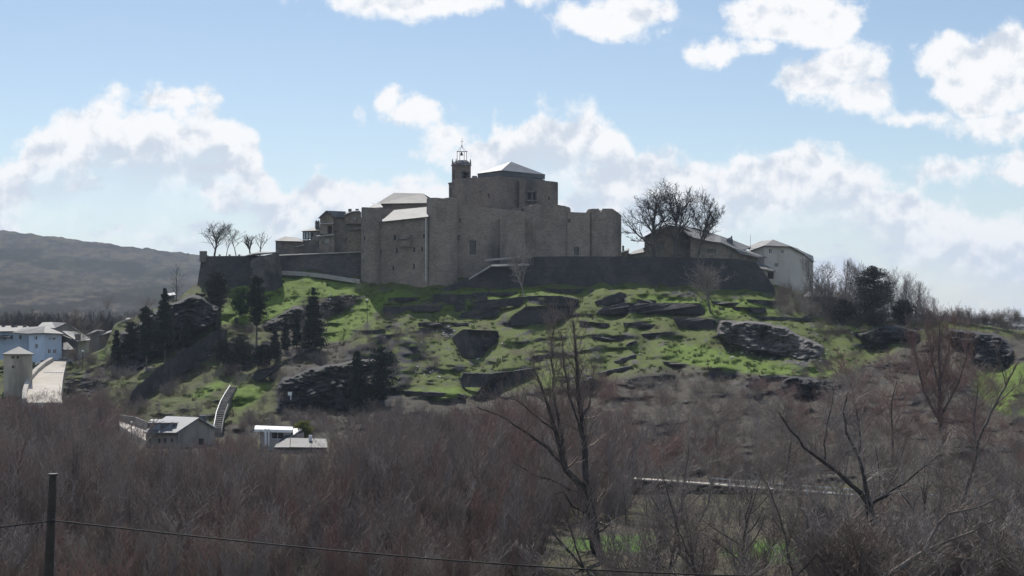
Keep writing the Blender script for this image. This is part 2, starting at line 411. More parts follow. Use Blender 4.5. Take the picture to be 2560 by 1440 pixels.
# tones (what grows or lies there)
GRASS = np.array((.086,.110,.026)); BRIGHT = np.array((.106,.160,.024)); OLIVE = np.array((.080,.080,.034)); ROCK = np.array((.085,.079,.075)); SOIL = np.array((.064,.056,.044))
GP = [[(815,860),(812,805),(850,782),(915,745),(960,742),(960,765),(905,815),(870,850)],
      [(545,810),(560,770),(600,722),(680,676),(760,676),(895,705),(916,738),(860,738),(800,745),(750,765),(680,800),(600,812)],
      [(1640,870),(1740,860),(1900,905),(2080,925),(2095,945),(1880,935),(1700,905)],
      [(955,725),(1020,725),(1060,745),(1040,755),(955,750)],[(1100,738),(1280,725),(1420,722),(1480,735),(1300,742),(1180,748)],
      [(2440,930),(2700,880),(2700,1040),(2520,1040),(2440,990)],[(230,892),(278,868),(290,880),(240,900)],
      [(420,850),(470,815),(540,808),(535,835),(480,860),(430,885)],[(570,1000),(590,965),(680,960),(640,1000),(600,1030)],
      [(1010,975),(1200,965),(1190,990),(1080,1000)],[(1360,960),(1395,930),(1400,960),(1370,985)],
      [(1590,735),(1640,735),(1760,750),(1930,745),(1980,780),(1800,790),(1590,755)],[(480,985),(560,945),(560,965),(500,1000)]]
B = np.zeros(PY.shape)
for p in GP: B[inpoly(p, jx, jy)] = 1
B = blur(blur(B, 2, 0), 2, 1)
past = np.clip(np.minimum((PXX - 860) / 60, 1), 0, 1) * np.clip((interp([(900,1000),(1300,985),(1700,930),(2100,950),(2300,860),(2560,850)], PX, 1)[None] - PY) / 30, 0, 1)
past = np.maximum(past, .55 * np.clip((700 - PXX) / 60 + .4, 0, 1) * (PY < 1060))
gn = fbm2(PXX / 55, PY / 20, 5, 61); gn2 = fbm2(PXX / 18, PY / 8, 4, 71)
gw = np.clip((gn * .6 + gn2 * .4 - .28) * 7, 0, 1) * past
col = SOIL + (OLIVE - SOIL) * np.clip((past * 1.1 + gn2 - .5), 0, 1)[..., None]
col = col + (GRASS - col) * gw[..., None]
col = col + (BRIGHT - col) * np.clip(B * (.55 + gn2), 0, 1)[..., None]
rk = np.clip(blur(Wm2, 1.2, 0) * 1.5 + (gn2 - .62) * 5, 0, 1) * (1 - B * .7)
DARKW = np.array((.036,.036,.042)); RKC = ROCK + (DARKW - ROCK) * np.clip(blur(Wm, 1, 0) * (1.15 - .9 * RK) + (n_ - .5) * 2 * Wm, 0, 1)[..., None]  # dark stone tone; on the left slope it also paints in shade
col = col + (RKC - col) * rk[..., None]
P = np.stack([(PXX - CX) * D / F, D, (HY - PY) * D / F], -1)
# the plateau behind and the apron running into the valley floor
def ext(Prow, dY, dz): Q = Prow.copy(); Q[:, 0] *= (Q[:, 1] + dY) / Q[:, 1]; Q[:, 1] += dY; Q[:, 2] += dz; return Q
front = [ext(P[0], -40, -6), ext(P[0], -12, -2)]
back = [ext(P[-1], 6, .3), ext(P[-1], 40, -2), ext(P[-1], 110, -30), ext(P[-1], 170, -52)]
A = np.concatenate([np.array(front), P, np.array(back)], 0)
cc = np.concatenate([col[:1], col[:1], col, col[-1:], col[-1:], col[-1:], col[-1:]], 0)
def gridfaces(nr, nc):
    i = (np.arange(nr - 1)[:, None] * nc + np.arange(nc - 1)[None]).ravel()
    return np.stack([i, i + 1, i + nc + 1, i + nc], 1)
def sheet(name, A, cols, m, **kw):
    nr, nc = A.shape[:2]; me = npmesh(name, A.reshape(-1, 3), gridfaces(nr, nc), m, None if cols is None else cols.reshape(-1, 3))
    me.polygons.foreach_set('use_smooth', [True] * len(me.polygons))
    o = bpy.data.objects.new(name, me); LINK(o); tag(o, **kw); return o
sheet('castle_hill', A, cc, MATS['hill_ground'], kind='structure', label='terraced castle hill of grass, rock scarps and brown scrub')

# ------------------------------------------------------------------ dry-stone terrace walls, each a thing of its own
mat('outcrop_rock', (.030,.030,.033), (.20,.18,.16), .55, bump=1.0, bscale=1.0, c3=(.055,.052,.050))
mat('dark_shaded_rock', (.018,.019,.022), (.055,.052,.050), .25, bump=1.0, bscale=.7, c3=(.045,.048,.030))  # dark rock, its colour taken down further to paint in shade
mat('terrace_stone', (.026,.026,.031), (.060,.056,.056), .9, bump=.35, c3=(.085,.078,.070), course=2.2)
TW = {0: 'terrace wall with tumbled stones below the left end of the castle', 1: 'longest curving dark terrace wall under the slender pale tree', 2: 'short lens-shaped terrace wall just under the long curving one',
  3: 'tall dark wall of the square quarry-like recess', 6: 'wide rough terrace wall behind the top of the big forked tree', 8: 'low thin bank wall right of the big forked tree top', 9: 'dark slanting terrace wall below the middle of the rampart',
  10: 'lowest long dark terrace wall above the brushwood, left of the big forked tree', 13: 'dark retaining wall at the foot of the curtain wall', 14: 'short low wall left of the slender pale tree', 15: 'long straight dark terrace wall left of the grey twiggy tree',
  16: 'short terrace wall right of the grey twiggy tree', 17: 'thin upper terrace wall near the right end of the rampart', 18: 'lumpy dark stone wall left of the big rock outcrop',
  27: 'dark rock bank right of the long bare pine trunk', 28: 'longest diagonal dark retaining wall below the round crowned pine', 29: 'diagonal dark bank under the row of small conifers',
  30: 'large shaded rock face above the white porch house', 31: 'dark rock face at the foot of the bastion behind the tall conifer',
  19: 'big pale and dark slate outcrop in the right pasture', 20: 'dark cut bank under the brown ridge left of the tall red tree', 21: 'deep dark cut bank near the right edge above the green slope', 22: 'small dark scarp below the bright green pasture'}
for i in range(NLEDGE, len(WALLS)): TW[i] = 'thin low dry-stone ledge crossing the grass of the castle hill'
def rockface(i, lb, m_='dark_shaded_rock'):
    pol = WALLS[i]; x0, x1 = min(p[0] for p in pol) - 12, max(p[0] for p in pol) + 12; y0, y1 = min(p[1] for p in pol) - 8, max(p[1] for p in pol) + 10
    gx_, gy_ = np.meshgrid(np.arange(x0, x1, 2.5), np.arange(y1, y0, -1.8)); q = inpoly(pol, gx_ + (fbm2(gx_ / 16, gy_ / 10, 4, 5) - .5) * 44, gy_ + (fbm2(gx_ / 16, gy_ / 8, 4, 9) - .5) * 30).astype(float)
    e = blur(blur(q, 4, 0), 4, 1)
    bot = np.array([surfY(x, min([p[1] for p in pol], key=lambda v: -v)) for x in gx_[0]]); mid = np.array([[surfY(float(a), float(b)) for a in gx_[0][::6]] for b in gy_[:, 0][::6]])
    Ys = np.array([np.interp(gx_[0], gx_[0][::6], r) for r in mid]); Ys = np.array([np.interp(-gy_[:, 0], -gy_[:, 0][::6], Ys[:, k]) for k in range(Ys.shape[1])]).T
    inn = np.clip(e * 2.8 - .7, 0, 1); face = np.percentile(Ys, 12) + (Ys - np.percentile(Ys, 12)) * .38
    Yf = (Ys + 3) * (1 - inn) + face * inn + (fbm2(gx_ / 13, gy_ / 5, 4, 31 + i) - .5) * 5 * inn + (fbm2(gx_ / 34, gy_ / 30, 2, 37 + i) - .5) * 7 * inn
    A_ = np.stack([(gx_ - CX) * Yf / F, Yf, (HY - gy_) * Yf / F], -1); fc_ = gridfaces(*gx_.shape); fc_ = fc_[(inn.ravel()[fc_] > .04).all(1)]; me = npmesh('rock_face', A_.reshape(-1, 3), fc_, MATS[m_])
    o = bpy.data.objects.new('rock_face', me); LINK(o); tag(o, lb, 'rock face', 'shaded rock faces')
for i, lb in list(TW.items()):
    if i in (27, 30, 31, 19, 20, 21, 22): rockface(i, lb, 'outcrop_rock' if i == 19 else 'dark_shaded_rock'); continue
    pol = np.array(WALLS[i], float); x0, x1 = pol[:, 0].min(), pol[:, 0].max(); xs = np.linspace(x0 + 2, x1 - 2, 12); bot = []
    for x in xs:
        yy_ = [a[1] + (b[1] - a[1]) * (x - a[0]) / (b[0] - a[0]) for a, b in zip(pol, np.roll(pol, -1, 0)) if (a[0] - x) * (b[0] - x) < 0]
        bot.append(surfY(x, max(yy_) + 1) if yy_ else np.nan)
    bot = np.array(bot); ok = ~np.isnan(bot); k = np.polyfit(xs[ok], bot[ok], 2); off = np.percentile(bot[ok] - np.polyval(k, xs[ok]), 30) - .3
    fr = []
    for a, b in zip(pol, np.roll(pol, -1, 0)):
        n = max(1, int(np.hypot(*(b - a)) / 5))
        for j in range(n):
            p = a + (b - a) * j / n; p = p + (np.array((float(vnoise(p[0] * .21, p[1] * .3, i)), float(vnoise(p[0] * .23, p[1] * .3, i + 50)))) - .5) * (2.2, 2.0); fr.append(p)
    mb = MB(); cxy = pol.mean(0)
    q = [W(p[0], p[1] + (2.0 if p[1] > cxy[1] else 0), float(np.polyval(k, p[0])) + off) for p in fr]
    mb.slab(q, 3.5, down=(0, 1, 0)); rf_ = False; tag(mb.build('rock_face' if rf_ else 'terrace_wall', MATS['dark_shaded_rock' if rf_ else 'terrace_stone']), lb, 'rock face' if rf_ else 'terrace wall', 'shaded rock faces' if rf_ else 'dry stone terrace walls on the castle hill')
# ------------------------------------------------------------------ valley floor out to the horizon
def floorz(x, Y):
    z = np.interp(Y, [-60, 0, 20, 60, 115, 240, 330, 520, 700, 30000], [-1.5, -1.7, -7, -14, -20.8, -21.2, -21.6, -24, -42, -60])
    return z + (fbm2(x / 30 + 50, Y / 30 + 9, 3, 91) - .5) * 1.2 * np.clip(Y / 60, 0, 1)
ys_ = np.concatenate([np.linspace(-60, 115, 30), np.linspace(117, 220, 90), np.linspace(222, 300, 24), np.geomspace(310, 28000, 50)]); a_ = np.linspace(-1, 1, 241)
gx = a_[None] * (70 + np.abs(ys_[:, None]) * 1.2); gy = np.broadcast_to(ys_[:, None], gx.shape)
gz = floorz(gx, gy); gn_ = fbm2(gx / 9, gy / 9, 4, 141)
gc = np.array((.060,.050,.038)) + (np.array((.075,.068,.036)) - np.array((.060,.050,.038))) * np.clip((gn_ - .35) * 4, 0, 1)[..., None]
gpx = gx / np.maximum(gy, 1) * F + CX; md = np.zeros(gx.shape)
for a, b, Y0, Y1 in ((1400, 1640, 139, 152), (1780, 2070, 137, 145), (205, 250, 152, 180), (835, 860, 138, 160), (-200, 20, 140, 160)):
    md = np.maximum(md, np.clip(np.minimum((gpx - a) / 20, (b - gpx) / 20), 0, 1) * np.clip(np.minimum((gy - Y0) / 3, (Y1 - gy) / 3) + .5 + (gn_ - .5) * 4, 0, 1))
gc = gc + (np.array((.065,.135,.018)) - gc) * (md * (.7 + .3 * gn_))[..., None]
sheet('ground', np.stack([gx, gy, gz], -1), gc, MATS['hill_ground'], kind='structure', label='valley floor of scrub and rough grass in front of the castle hill')

# ------------------------------------------------------------------ far hills (left slope, and the low line on the right)
SKY = [(-400,545),(0,576),(120,590),(300,613),(500,637),(700,662),(1000,700),(1500,745),(2000,775),(2370,789),(2460,796),(2500,799),(2560,793),(2900,780)]
fx = np.arange(-400, 2901, 6.0); nr = 120; t = np.linspace(0, 1, nr)[:, None] ** 1.0
sk = interp(SKY, fx, 1) + (fbm2(fx / 25, fx * 0, 4, 101) - .5) * 5 + (fbm2(fx / 7, fx * 0, 2, 103) - .5) * 4
low = np.interp(fx, [-400, 600, 2300, 2900], [850, 850, 838, 838])
yy = np.interp(t[:, 0], [0, .25, .5, 1], [470, 640, 1000, 2100])[:, None] + (fbm2(fx[None] / 90, t * 9, 4, 111) - .5) * 160 * t
py_ = low[None] + (sk - low)[None] * t
A2 = np.stack([(fx[None] - CX) * yy / F, yy * np.ones_like(py_), (HY - py_) * yy / F], -1)
n1 = fbm2(fx[None] / 130, py_ / 22, 5, 121); n2 = fbm2(fx[None] / 22, py_ / 7, 4, 131)
heath = np.array((.044,.043,.045)); scrub = np.array((.012,.016,.017)); field = np.array((.080,.070,.055)); green = np.array((.030,.040,.026))
n3 = fbm2(fx[None] / 9, py_ / 2.6, 3, 151)
c2 = scrub + (heath - scrub) * (np.clip((n1 * .7 + n2 * .3 - .42) * 8, 0, 1) * np.clip((n3 - .38) * 7, .25, 1))[..., None]
c2 = c2 + (field - c2) * np.clip((n1 * .4 + n2 * .6 - .55) * 9, 0, 1)[..., None]
c2 = c2 + (green - c2) * (np.clip((n2 - .5) * 3, 0, 1) * (t > .45) * .8)[..., None]
edge = A2[-1:].copy(); edge[..., 0] *= 1.5; edge[..., 1] *= 1.5; edge[..., 2] -= 30
sheet('far_hills', np.concatenate([A2, edge]), np.concatenate([c2, c2[-1:]]), MATS['far_ground'], kind='structure', label='long heath covered hillside beyond the valley')

# ------------------------------------------------------------------ roads
def ribbon(name, rows, m, lift=.1, thick=None, **kw):
    mb = MB(); nseg = len(rows)
    for i in range(nseg - 1):
        (l0, l1), (r0, r1) = rows[i], rows[i + 1]
        mb.slab([l0 + Vector((0,0,lift)), l1 + Vector((0,0,lift)), r1 + Vector((0,0,lift)), r0 + Vector((0,0,lift))], thick or .3, down=(0, 0, -1))
    return tag(mb.build(name, m), **kw)
def road_pt(px, py):
    Y = np.interp(py, [905, 1000, 1110], [346, 306, 272]); return W(px, py, Y)
L_ = [(134,917),(115,929),(97,944),(82,962),(73,980),(68,1000),(67,1022)]
R_ = [(166,918),(164,930),(160,945),(157,964),(155,982),(153,1002),(156,1022)]
up = Vector((0, 0, 1.2))
ribbon('road', [(road_pt(*a) + up, road_pt(*b) + up) for a, b in zip(L_, R_)], MATS['concrete'], 0, 4, kind='structure', label='pale curving road climbing past the village houses')
mb = MB()
for a, b in zip(L_, L_[1:]):
    p, q = road_pt(*a) + up, road_pt(*b) + up; w_ = Vector((.9, 0, 0))
    mb.slab([p - w_ + Vector((0,0,.8)), p + Vector((0,0,.8)), q + Vector((0,0,.8)), q - w_ + Vector((0,0,.8))], 5.5, down=(0, 0, -1))
tag(mb.build('road_parapet', MATS['coping']), 'thick pale parapet wall curving along the outer edge of the road', 'wall')
mb = MB()
for i in range(7):
    a = road_pt(113 + i * 7, 946) + up; mb.box(a.x - .22, a.x + .22, a.y - .3, a.y + .3, a.z + .004, a.z + .10)
tag(mb.build('road_hump', MATS['white_paint']), 'dashed white raised strip across the pale road', 'road hump')
ribbon('street', [(W(296,1062,292), W(300,1075,286)), (W(330,1075,285), W(325,1092,278)), (W(372,1090,278), W(366,1114,268))], MATS['concrete'], .8, 3, kind='structure', label='pale street beside the grey house with dormers')
mb = MB(); p = [W(300,1058,296), W(336,1064,290), W(372,1078,284)]
for a, b in zip(p, p[1:]): mb.slab([a + Vector((0,0,1.6)), b + Vector((0,0,1.6)), b + Vector((0,.5,1.6)), a + Vector((0,.5,1.6))], 3.2, down=(0,0,-1))
tag(mb.build('street_wall', MATS['coping']), 'low pale wall along the street left of the grey house', 'wall')
RR_ = ((1480,1196,2),(1700,1208,1),(1900,1222,0),(2100,1234,-1),(2300,1246,-2),(2480,1256,-3),(2700,1268,-5))
ribbon('embankment', [(Vector((XX(a, 196) , 197 + k, ZZ(b, 196) - .15)), Vector((XX(a, 192), 191.2 + k, ZZ(b + 5, 192) - .25))) for a, b, k in RR_], MATS['valley_ground'], .1, 3.5, kind='structure', label='rough bank carrying the riverside road')
ribbon('river_road', [(Vector((XX(a, 196) , 196 + k, ZZ(b, 196))), Vector((XX(a, 192), 191.5 + k, ZZ(b + 2.5, 192)))) for a, b, k in ((1480,1196,2),(1700,1208,1),(1900,1222,0),(2100,1234,-1),(2300,1246,-2),(2480,1256,-3),(2700,1268,-5))],
       MATS['concrete'], .25, .15, kind='structure', label='pale riverside road half hidden by bare trees')
rl = thing('guardrail', 'pale metal guardrail with two rails along the riverside road', 'guardrail', W(1990,1240,190))
gp = [Vector((XX(a, 190), 190 + k, ZZ(b, 190))) for a, b, k in ((1780,1216,1),(1900,1224,0),(2100,1238,-1),(2300,1250,-2),(2440,1258,-3))]
for dz_, hh in ((.95, .12), (.45, .12)):
    mb = MB()
    for a, b in zip(gp, gp[1:]): mb.slab([a + Vector((0,0,dz_)), b + Vector((0,0,dz_)), b + Vector((0,.08,dz_)), a + Vector((0,.08,dz_))], hh, down=(0,0,-1))
    mb.build('rail', MATS['steel'], rl)
for k in range(15):
    q = gp[0].lerp(gp[-1], k / 14); i = min(3, int(k / 14 * 4)); q.z = np.interp(q.x, [v.x for v in gp], [v.z for v in gp]); q.y = np.interp(q.x, [v.x for v in gp], [v.y for v in gp])
    mb = MB(); mb.box(q.x - .06, q.x + .06, q.y + .09, q.y + .2, q.z - .4, q.z + 1.0); mb.build('post', MATS['steel'], rl)
# ------------------------------------------------------------------ masonry builders
def walls(mb, foot, z0, tops, holes=None, depth=.4, jag=0.0, step=1.3, topfn=None, cap=True, batter=0.0, seed=0):
    """a closed solid on the footprint (x,y) points listed counter-clockwise seen from above; holes = {edge: [(s0,s1,za,zb)]} are real recesses"""
    n = len(foot); holes = holes or {}; cx = sum(p[0] for p in foot) / n; cy = sum(p[1] for p in foot) / n; ring = []
    for i in range(n):
        A, B_ = Vector((*foot[i], 0)), Vector((*foot[(i + 1) % n], 0)); L = (B_ - A).length; d = (B_ - A) / L
        inn = Vector((-d.y, d.x, 0)); tA, tB = tops[i], tops[(i + 1) % n]
        hs = holes.get(i, []); cuts = sorted({0.0, L, *[c for h in hs for c in h[:2]]})
        ss_ = []
        for a, b in zip(cuts, cuts[1:]):
            k = max(1, int((b - a) / step)); ss_ += [a + (b - a) * j / k for j in range(k)]
        ss_.append(L)
        def top(sv):
            q = A + d * sv; z = tA + (tB - tA) * sv / L
            if topfn: z = topfn(q.x, q.y)
            if jag and cap and 0 < sv < L or (jag and topfn): z += (float(vnoise(q.x * .9 + 31, q.y * .9, seed)) - .5) * jag
            return z
        def pt(sv, z):
            q = A + d * sv; k = batter * max(0, (tA - z)) / 10
            o = Vector((q.x - cx, q.y - cy, 0)); 
            if k: o = o.normalized() * k; q = q + o
            return (q.x, q.y, z)
        zt = min(tA, tB) - .5 if not topfn else min(topfn((A + d * v_).x, (A + d * v_).y) for v_ in ss_) - .4
        zs = sorted({z0, zt, *[c for h in hs for c in h[2:]]}); zs = [z for z in zs if z <= zt] or [z0]
        for a, b in zip(ss_, ss_[1:]):
            for u, v in zip(zs, zs[1:]):
                m_s, m_z = (a + b) / 2, (u + v) / 2
                if any(h[0] < m_s < h[1] and h[2] < m_z < h[3] for h in hs): continue
                mb.face([pt(a, u), pt(b, u), pt(b, v), pt(a, v)])
            mb.face([pt(a, zs[-1]), pt(b, zs[-1]), pt(b, top(b)), pt(a, top(a))])
            ring.append(pt(a, top(a)))
        for h in hs:
            I = inn * depth; q = [Vector(pt(h[0], h[2])), Vector(pt(h[1], h[2])), Vector(pt(h[1], h[3])), Vector(pt(h[0], h[3]))]
            for j in range(4): mb.face([q[j], q[(j + 1) % 4], q[(j + 1) % 4] + I, q[j] + I])
    if cap: mb.face(ring)
    return mb
def edge_hole(A, B_, box):
    """where the sight lines of an image box (px0, px1, py0, py1) meet the upright plane over the edge A-B"""
    A = Vector(A); B_ = Vector(B_); d = B_ - A; L = d.length; out = []
    for px in box[:2]:
        k = (px - CX) / F; t = (A.y * k - A.x) / (d.x - d.y * k); out.append(max(.05, min(L - .05, t * L)))
    s0, s1 = sorted(out); sm = (s0 + s1) / 2 / L; Y = A.y + d.y * sm
    return (s0, s1, ZZ(box[3], Y), ZZ(box[2], Y))
def panes(A, B_, hs, parent, mname='dark_glass', depth=.38, frame=None, nm='window'):
    A = Vector((*A, 0)); B_ = Vector((*B_, 0)); d = (B_ - A).normalized(); inn = Vector((-d.y, d.x, 0))
    for h in hs:
        mb = MB(); q = [A + d * s_ + Vector((0, 0, z)) + inn * (depth - .03) for s_, z in ((h[0], h[2]), (h[1], h[2]), (h[1], h[3]), (h[0], h[3]))]
        mb.slab(q, .05, down=inn); w = mb.build(nm, MATS[mname], parent)
        if frame:
            mb = MB(); e = .09; off = inn * (depth - .14)
            def bar(a, b, c, f_):
                mb.slab([A + d * s_ + Vector((0, 0, z)) + off for s_, z in ((a, c), (b, c), (b, f_), (a, f_))], .08, down=inn)
            bar(h[0], h[0] + e, h[2], h[3]); bar(h[1] - e, h[1], h[2], h[3]); bar(h[0] + e, h[1] - e, h[2], h[2] + e); bar(h[0] + e, h[1] - e, h[3] - e, h[3])
            mid = (h[0] + h[1]) / 2; bar(mid - e / 2, mid + e / 2, h[2] + e, h[3] - e)
            mb.build('frame', MATS[frame], w)
def block(name, corners, z0py, parent, m, holes=None, jag=0.0, frame=None, depth=.4, wnm='window', wm='dark_glass', batter=0, topfn=None, lab=None):
    """corners: (px, Y, top py) counter-clockwise from above (nearest left corner first, going right along the near side)"""
    foot = [(XX(a, Y), Y) for a, Y, _ in corners]; tops = [ZZ(t, Y) for _, Y, t in corners]; z0 = z0py
    hh = {}
    for e, boxes in (holes or {}).items():
        A, B_ = foot[e], foot[(e + 1) % len(foot)]; hh[e] = [edge_hole(A, B_, b) for b in boxes]
    mb = walls(MB(), foot, z0, tops, hh, depth, jag, batter=batter, topfn=topfn)
    o = mb.build(name, MATS[m], parent)
    if lab: o['label'] = lab
    for e, hs in hh.items(): panes(foot[e], foot[(e + 1) % len(foot)], hs, o, wm, depth, frame, wnm)
    return o
def cyl(name, cpx, cY, r, z0, topfn, parent, m, n=28, batter=.0, jag=.25, seed=0, wins=()):
    cx = XX(cpx, cY); foot = [(cx + r * math.cos(a), cY + r * math.sin(a)) for a in (2 * math.pi * (k + .5) / n for k in range(n))]
    tf = lambda x, y: ZZ(topfn((x - cx) / r), cY)
    tops = [tf(*p) for p in foot]
    hh = {}
    for b in wins:
        best = None
        for e in range(n):
            A, B_ = foot[e], foot[(e + 1) % n]
            if (A[1] + B_[1]) / 2 > cY: continue
            pa, pb = A[0] / A[1] * F + CX, B_[0] / B_[1] * F + CX; md = (b[0] + b[1]) / 2
            if pa <= md <= pb: best = e
        if best is not None:
            A, B_ = foot[best], foot[(best + 1) % n]; h = edge_hole(A, B_, b)
            if h[1] - h[0] > .15: hh.setdefault(best, []).append(h)
    o = walls(MB(), foot, z0, tops, hh, .4, jag, step=.45, topfn=tf, batter=batter, seed=seed).build(name, MATS[m], parent)
    for e, hs in hh.items(): panes(foot[e], foot[(e + 1) % n], hs, o)
    return o
def roofpart(name, polys, t, parent, m, lab=None):
    mb = MB()
    for p in polys: mb.slab([W(*q) for q in p], t)
    o = mb.build(name, MATS[m], parent)
    if lab: o['label'] = lab
    return o

# ------------------------------------------------------------------ the castle
cst = thing('castle', 'large grey stone castle with round towers and a square keep on the hilltop', 'castle', W(1250, 700, 398))
kp = block('keep', [(1135,413,447),(1252,403,440.5),(1395,415,455.5),(1283,426,450)], 2, cst, 'keep_stone', jag=.15,
      holes={0: [(1219.5,1223.5,484,493),(1198.5,1201.5,477,482)], 1: [(1318,1327,481,499),(1331,1341,480,500),(1371,1374,492,500)]}, depth=.6)
mb = MB(); a = W(1298,455,408.6); mb.box(a.x, a.x + 1.5, 405.3, 409, ZZ(549,406), ZZ(451,406)); mb.build('buttress', MATS['keep_stone'], kp)
mb = MB(); a = W(1316,475,409)
for k in range(7): x = XX(1318 + k * 4.4, 409); mb.box(x - .09, x + .09, 407.9 + k * .05, 409.5, ZZ(506,409), ZZ(502,409))
mb.slab([W(1315,476,407.6), W(1345,476,410.2), W(1345,478,410.4), W(1315,479,408.8)], .35, down=(0,0,-1)); mb.slab([W(1315,500,407.6), W(1346,500,410.2), W(1346,500,411.4), W(1315,500,409.4)], .25, down=(0,0,-1))
mb.build('bay', MATS['rubble'], kp)
# keep roof: zinc apron, dark louvred band, pyramid
mb = walls(MB(), [(XX(1194,413),413), (XX(1253,407),407), (XX(1362,416),416), (XX(1300,423),423)], 35, [ZZ(443,413), ZZ(437,407), ZZ(449,416), ZZ(446,423)]); mb.build('apron', MATS['zinc'], kp)
mb = walls(MB(), [(XX(1194,412.7),412.7), (XX(1253,406.7),406.7), (XX(1362.5,415.7),415.7), (XX(1300,423.3),423.3)], 37.2, [ZZ(435,412.7), ZZ(428,406.7), ZZ(438,415.7), ZZ(436,423.3)])
for i in range(9): pass
mb.build('louvre_band', MATS['dark_slate'], kp)
ap = (1277.5,404,414); c_ = [(1192,434,412.4), (1253,425.5,406), (1364,436.5,415.8), (1300,433,424)]
roofpart('roof', [[c_[0], c_[1], ap], [c_[1], c_[2], ap], [c_[2], c_[3], ap], [c_[3], c_[0], ap]], .18, kp, 'zinc')
mb = MB(); a = W(1182,447,414); mb.box(a.x - .2, a.x + 1.1, 413.5, 415, a.z - 1.5, ZZ(440,414)); mb.build('chimney', MATS['zinc'], kp)
# left corner tower, hall, tall round tower
def tl(u): return 520 + 1.2 * u + (7 if .42 < u < .62 else 0) + (2 if u < -.85 else 0)
cyl('corner_tower', 928, 396.5, 2.45, -6, tl, cst, 'castle_stone', jag=.2, batter=.06, wins=[(908.5,913,591,600),(906.5,910,621,632)])
block('back_wall', [(925,404,521),(1075,403,527),(1075,406,527),(925,407,521)], 2, cst, 'castle_stone', jag=.3)
hall = block('hall', [(942,396,553),(1070,393,541),(1070,402,541),(942,403,553)], -6, cst, 'castle_stone', depth=.5,
   holes={0: [(947.8,950.6,594,604),(984.5,989.8,587,600),(949.5,953.5,625,636),(990.3,994.8,619,633),(1033,1038.4,619,630),(1053.2,1057.5,617.5,629),(947.8,951.5,666,679),(981,985,664,676),(1032.8,1037,659.5,672.5),(1057.5,1062,585,595),(1056,1058,549,553)]})
roofpart('roof', [[(948,554.5,394.6), (1071,541.5,391.8), (1069,517,401), (985,525,401.5), (962,545,397)]], .28, hall, 'slate')
mb = MB(); a0 = W(997,583,394.8); cxx = XX(1013, 394); 
o_ = walls(MB(), [(cxx + 1.6 * math.cos(t_), 394.4 + 1.9 * math.sin(t_)) for t_ in (math.pi + math.pi * k / 10 for k in range(11))], ZZ(617,394), [ZZ(587,394)] * 11)
o_.build('bartizan', MATS['castle_stone'], hall)
roofpart('roof', [[(995,599,392.6), (1021,596.5,391.9), (1031,590,394.5), (1014,587,395.2), (998,593,395.2)]], .15, hall, 'slate')
for s_ in ((1061,1064.5),):
    mb = MB(); x = XX(1064.6, 391); mb.tube([(x, 391.2, ZZ(702,391)), (x, 391.2, ZZ(545,391))], .09, 6); mb.build('sunlit_edge', MATS['steel'], hall)  # bright tube standing in for the sunlit left edge of the round tower
def tm(u):
    b = 497 + .8 * u
    return b + (7.5 if -.25 < u < .02 else (1.6 if .02 <= u < .2 else 0)) + (1.5 if u > .9 else 0)
cyl('round_tower', 1105, 395.5, 3.85, -6, tm, cst, 'castle_stone', jag=.2, seed=3, batter=.1, wins=[(1065.5,1069.5,578,589),(1141,1143.2,588,602)])
block('curtain_wall', [(1136,397.5,512),(1250,398.5,525),(1330,398.5,531),(1330,401,531),(1250,401.5,525),(1136,400.5,512)], -4, cst, 'castle_stone', jag=.5,
   holes={0: [(1146.5,1152,546.5,553.5),(1174,1190,603,636),(1144.5,1149.5,588,603)]}, depth=.7)
mb = MB(); pts = [W(1172 + 9.2 * (1 - math.cos(math.pi * k / 10)), 604 - 4.5 * math.sin(math.pi * k / 10), 397.3) for k in range(11)]; mb.tube(pts, .16, 5); mb.build('arch', MATS['rubble'], cst)
block('ledge_wall', [(1250,396.8,546),(1313,396.8,547),(1313,398.4,547),(1250,398.4,546)], -4, cst, 'castle_stone', jag=.3)
block('stair_turret', [(1279,399.8,521),(1303,399.8,521),(1303,404,521),(1279,404,521)], 2, cst, 'keep_stone', jag=.2)
def tb(u): return 515.5 + (u < -.3) * (-(u + .3) * 5.0) + max(0, u) ** 2 * 5 + (1.5 if u > .85 else 0)
cyl('round_bastion', 1366, 403.2, 6.2, -4, tb, cst, 'castle_stone', jag=.35, seed=5, n=36)
block('curtain_wall', [(1418,399.5,530),(1475,400,532.5),(1475,402.5,532.5),(1418,402,530)], -4, cst, 'castle_stone', jag=.3,
   holes={0: [(1416.6 + 3,1426.5,547,556),(1435,1447.5,618,638)]}, depth=.6)
def tr(u): return 524.5 + (10 if -.31 < u < -.12 else 0) + (6.5 if u < -.93 else 0) + max(0, u - .45) * 26
cyl('corner_tower', 1509, 403.5, 4.55, -4, tr, cst, 'castle_stone', jag=.15, seed=8)
# slate roof of the inner palace, seen over the walls
ih = block('inner_palace', [(936,421,511),(1082,420,507),(1082,430,507),(936,431,511)], 5, cst, 'keep_stone')
roofpart('roof', [[(946,509,420),(1080,507,419),(1057,483.5,425),(985,482,425.5)], [(927,519,424),(946,509,420),(985,482,425.5),(960,497,428)], [(1080,507,419),(1086,507,429),(1057,483.5,425)], [(960,497,428),(985,482,425.5),(1057,483.5,425),(1086,500,431),(960,500,431)]], .25, ih, 'slate')
roofpart('roof', [[(921,520,412),(958,518,411),(950,508,419),(934,511,419)]], .2, ih, 'slate')

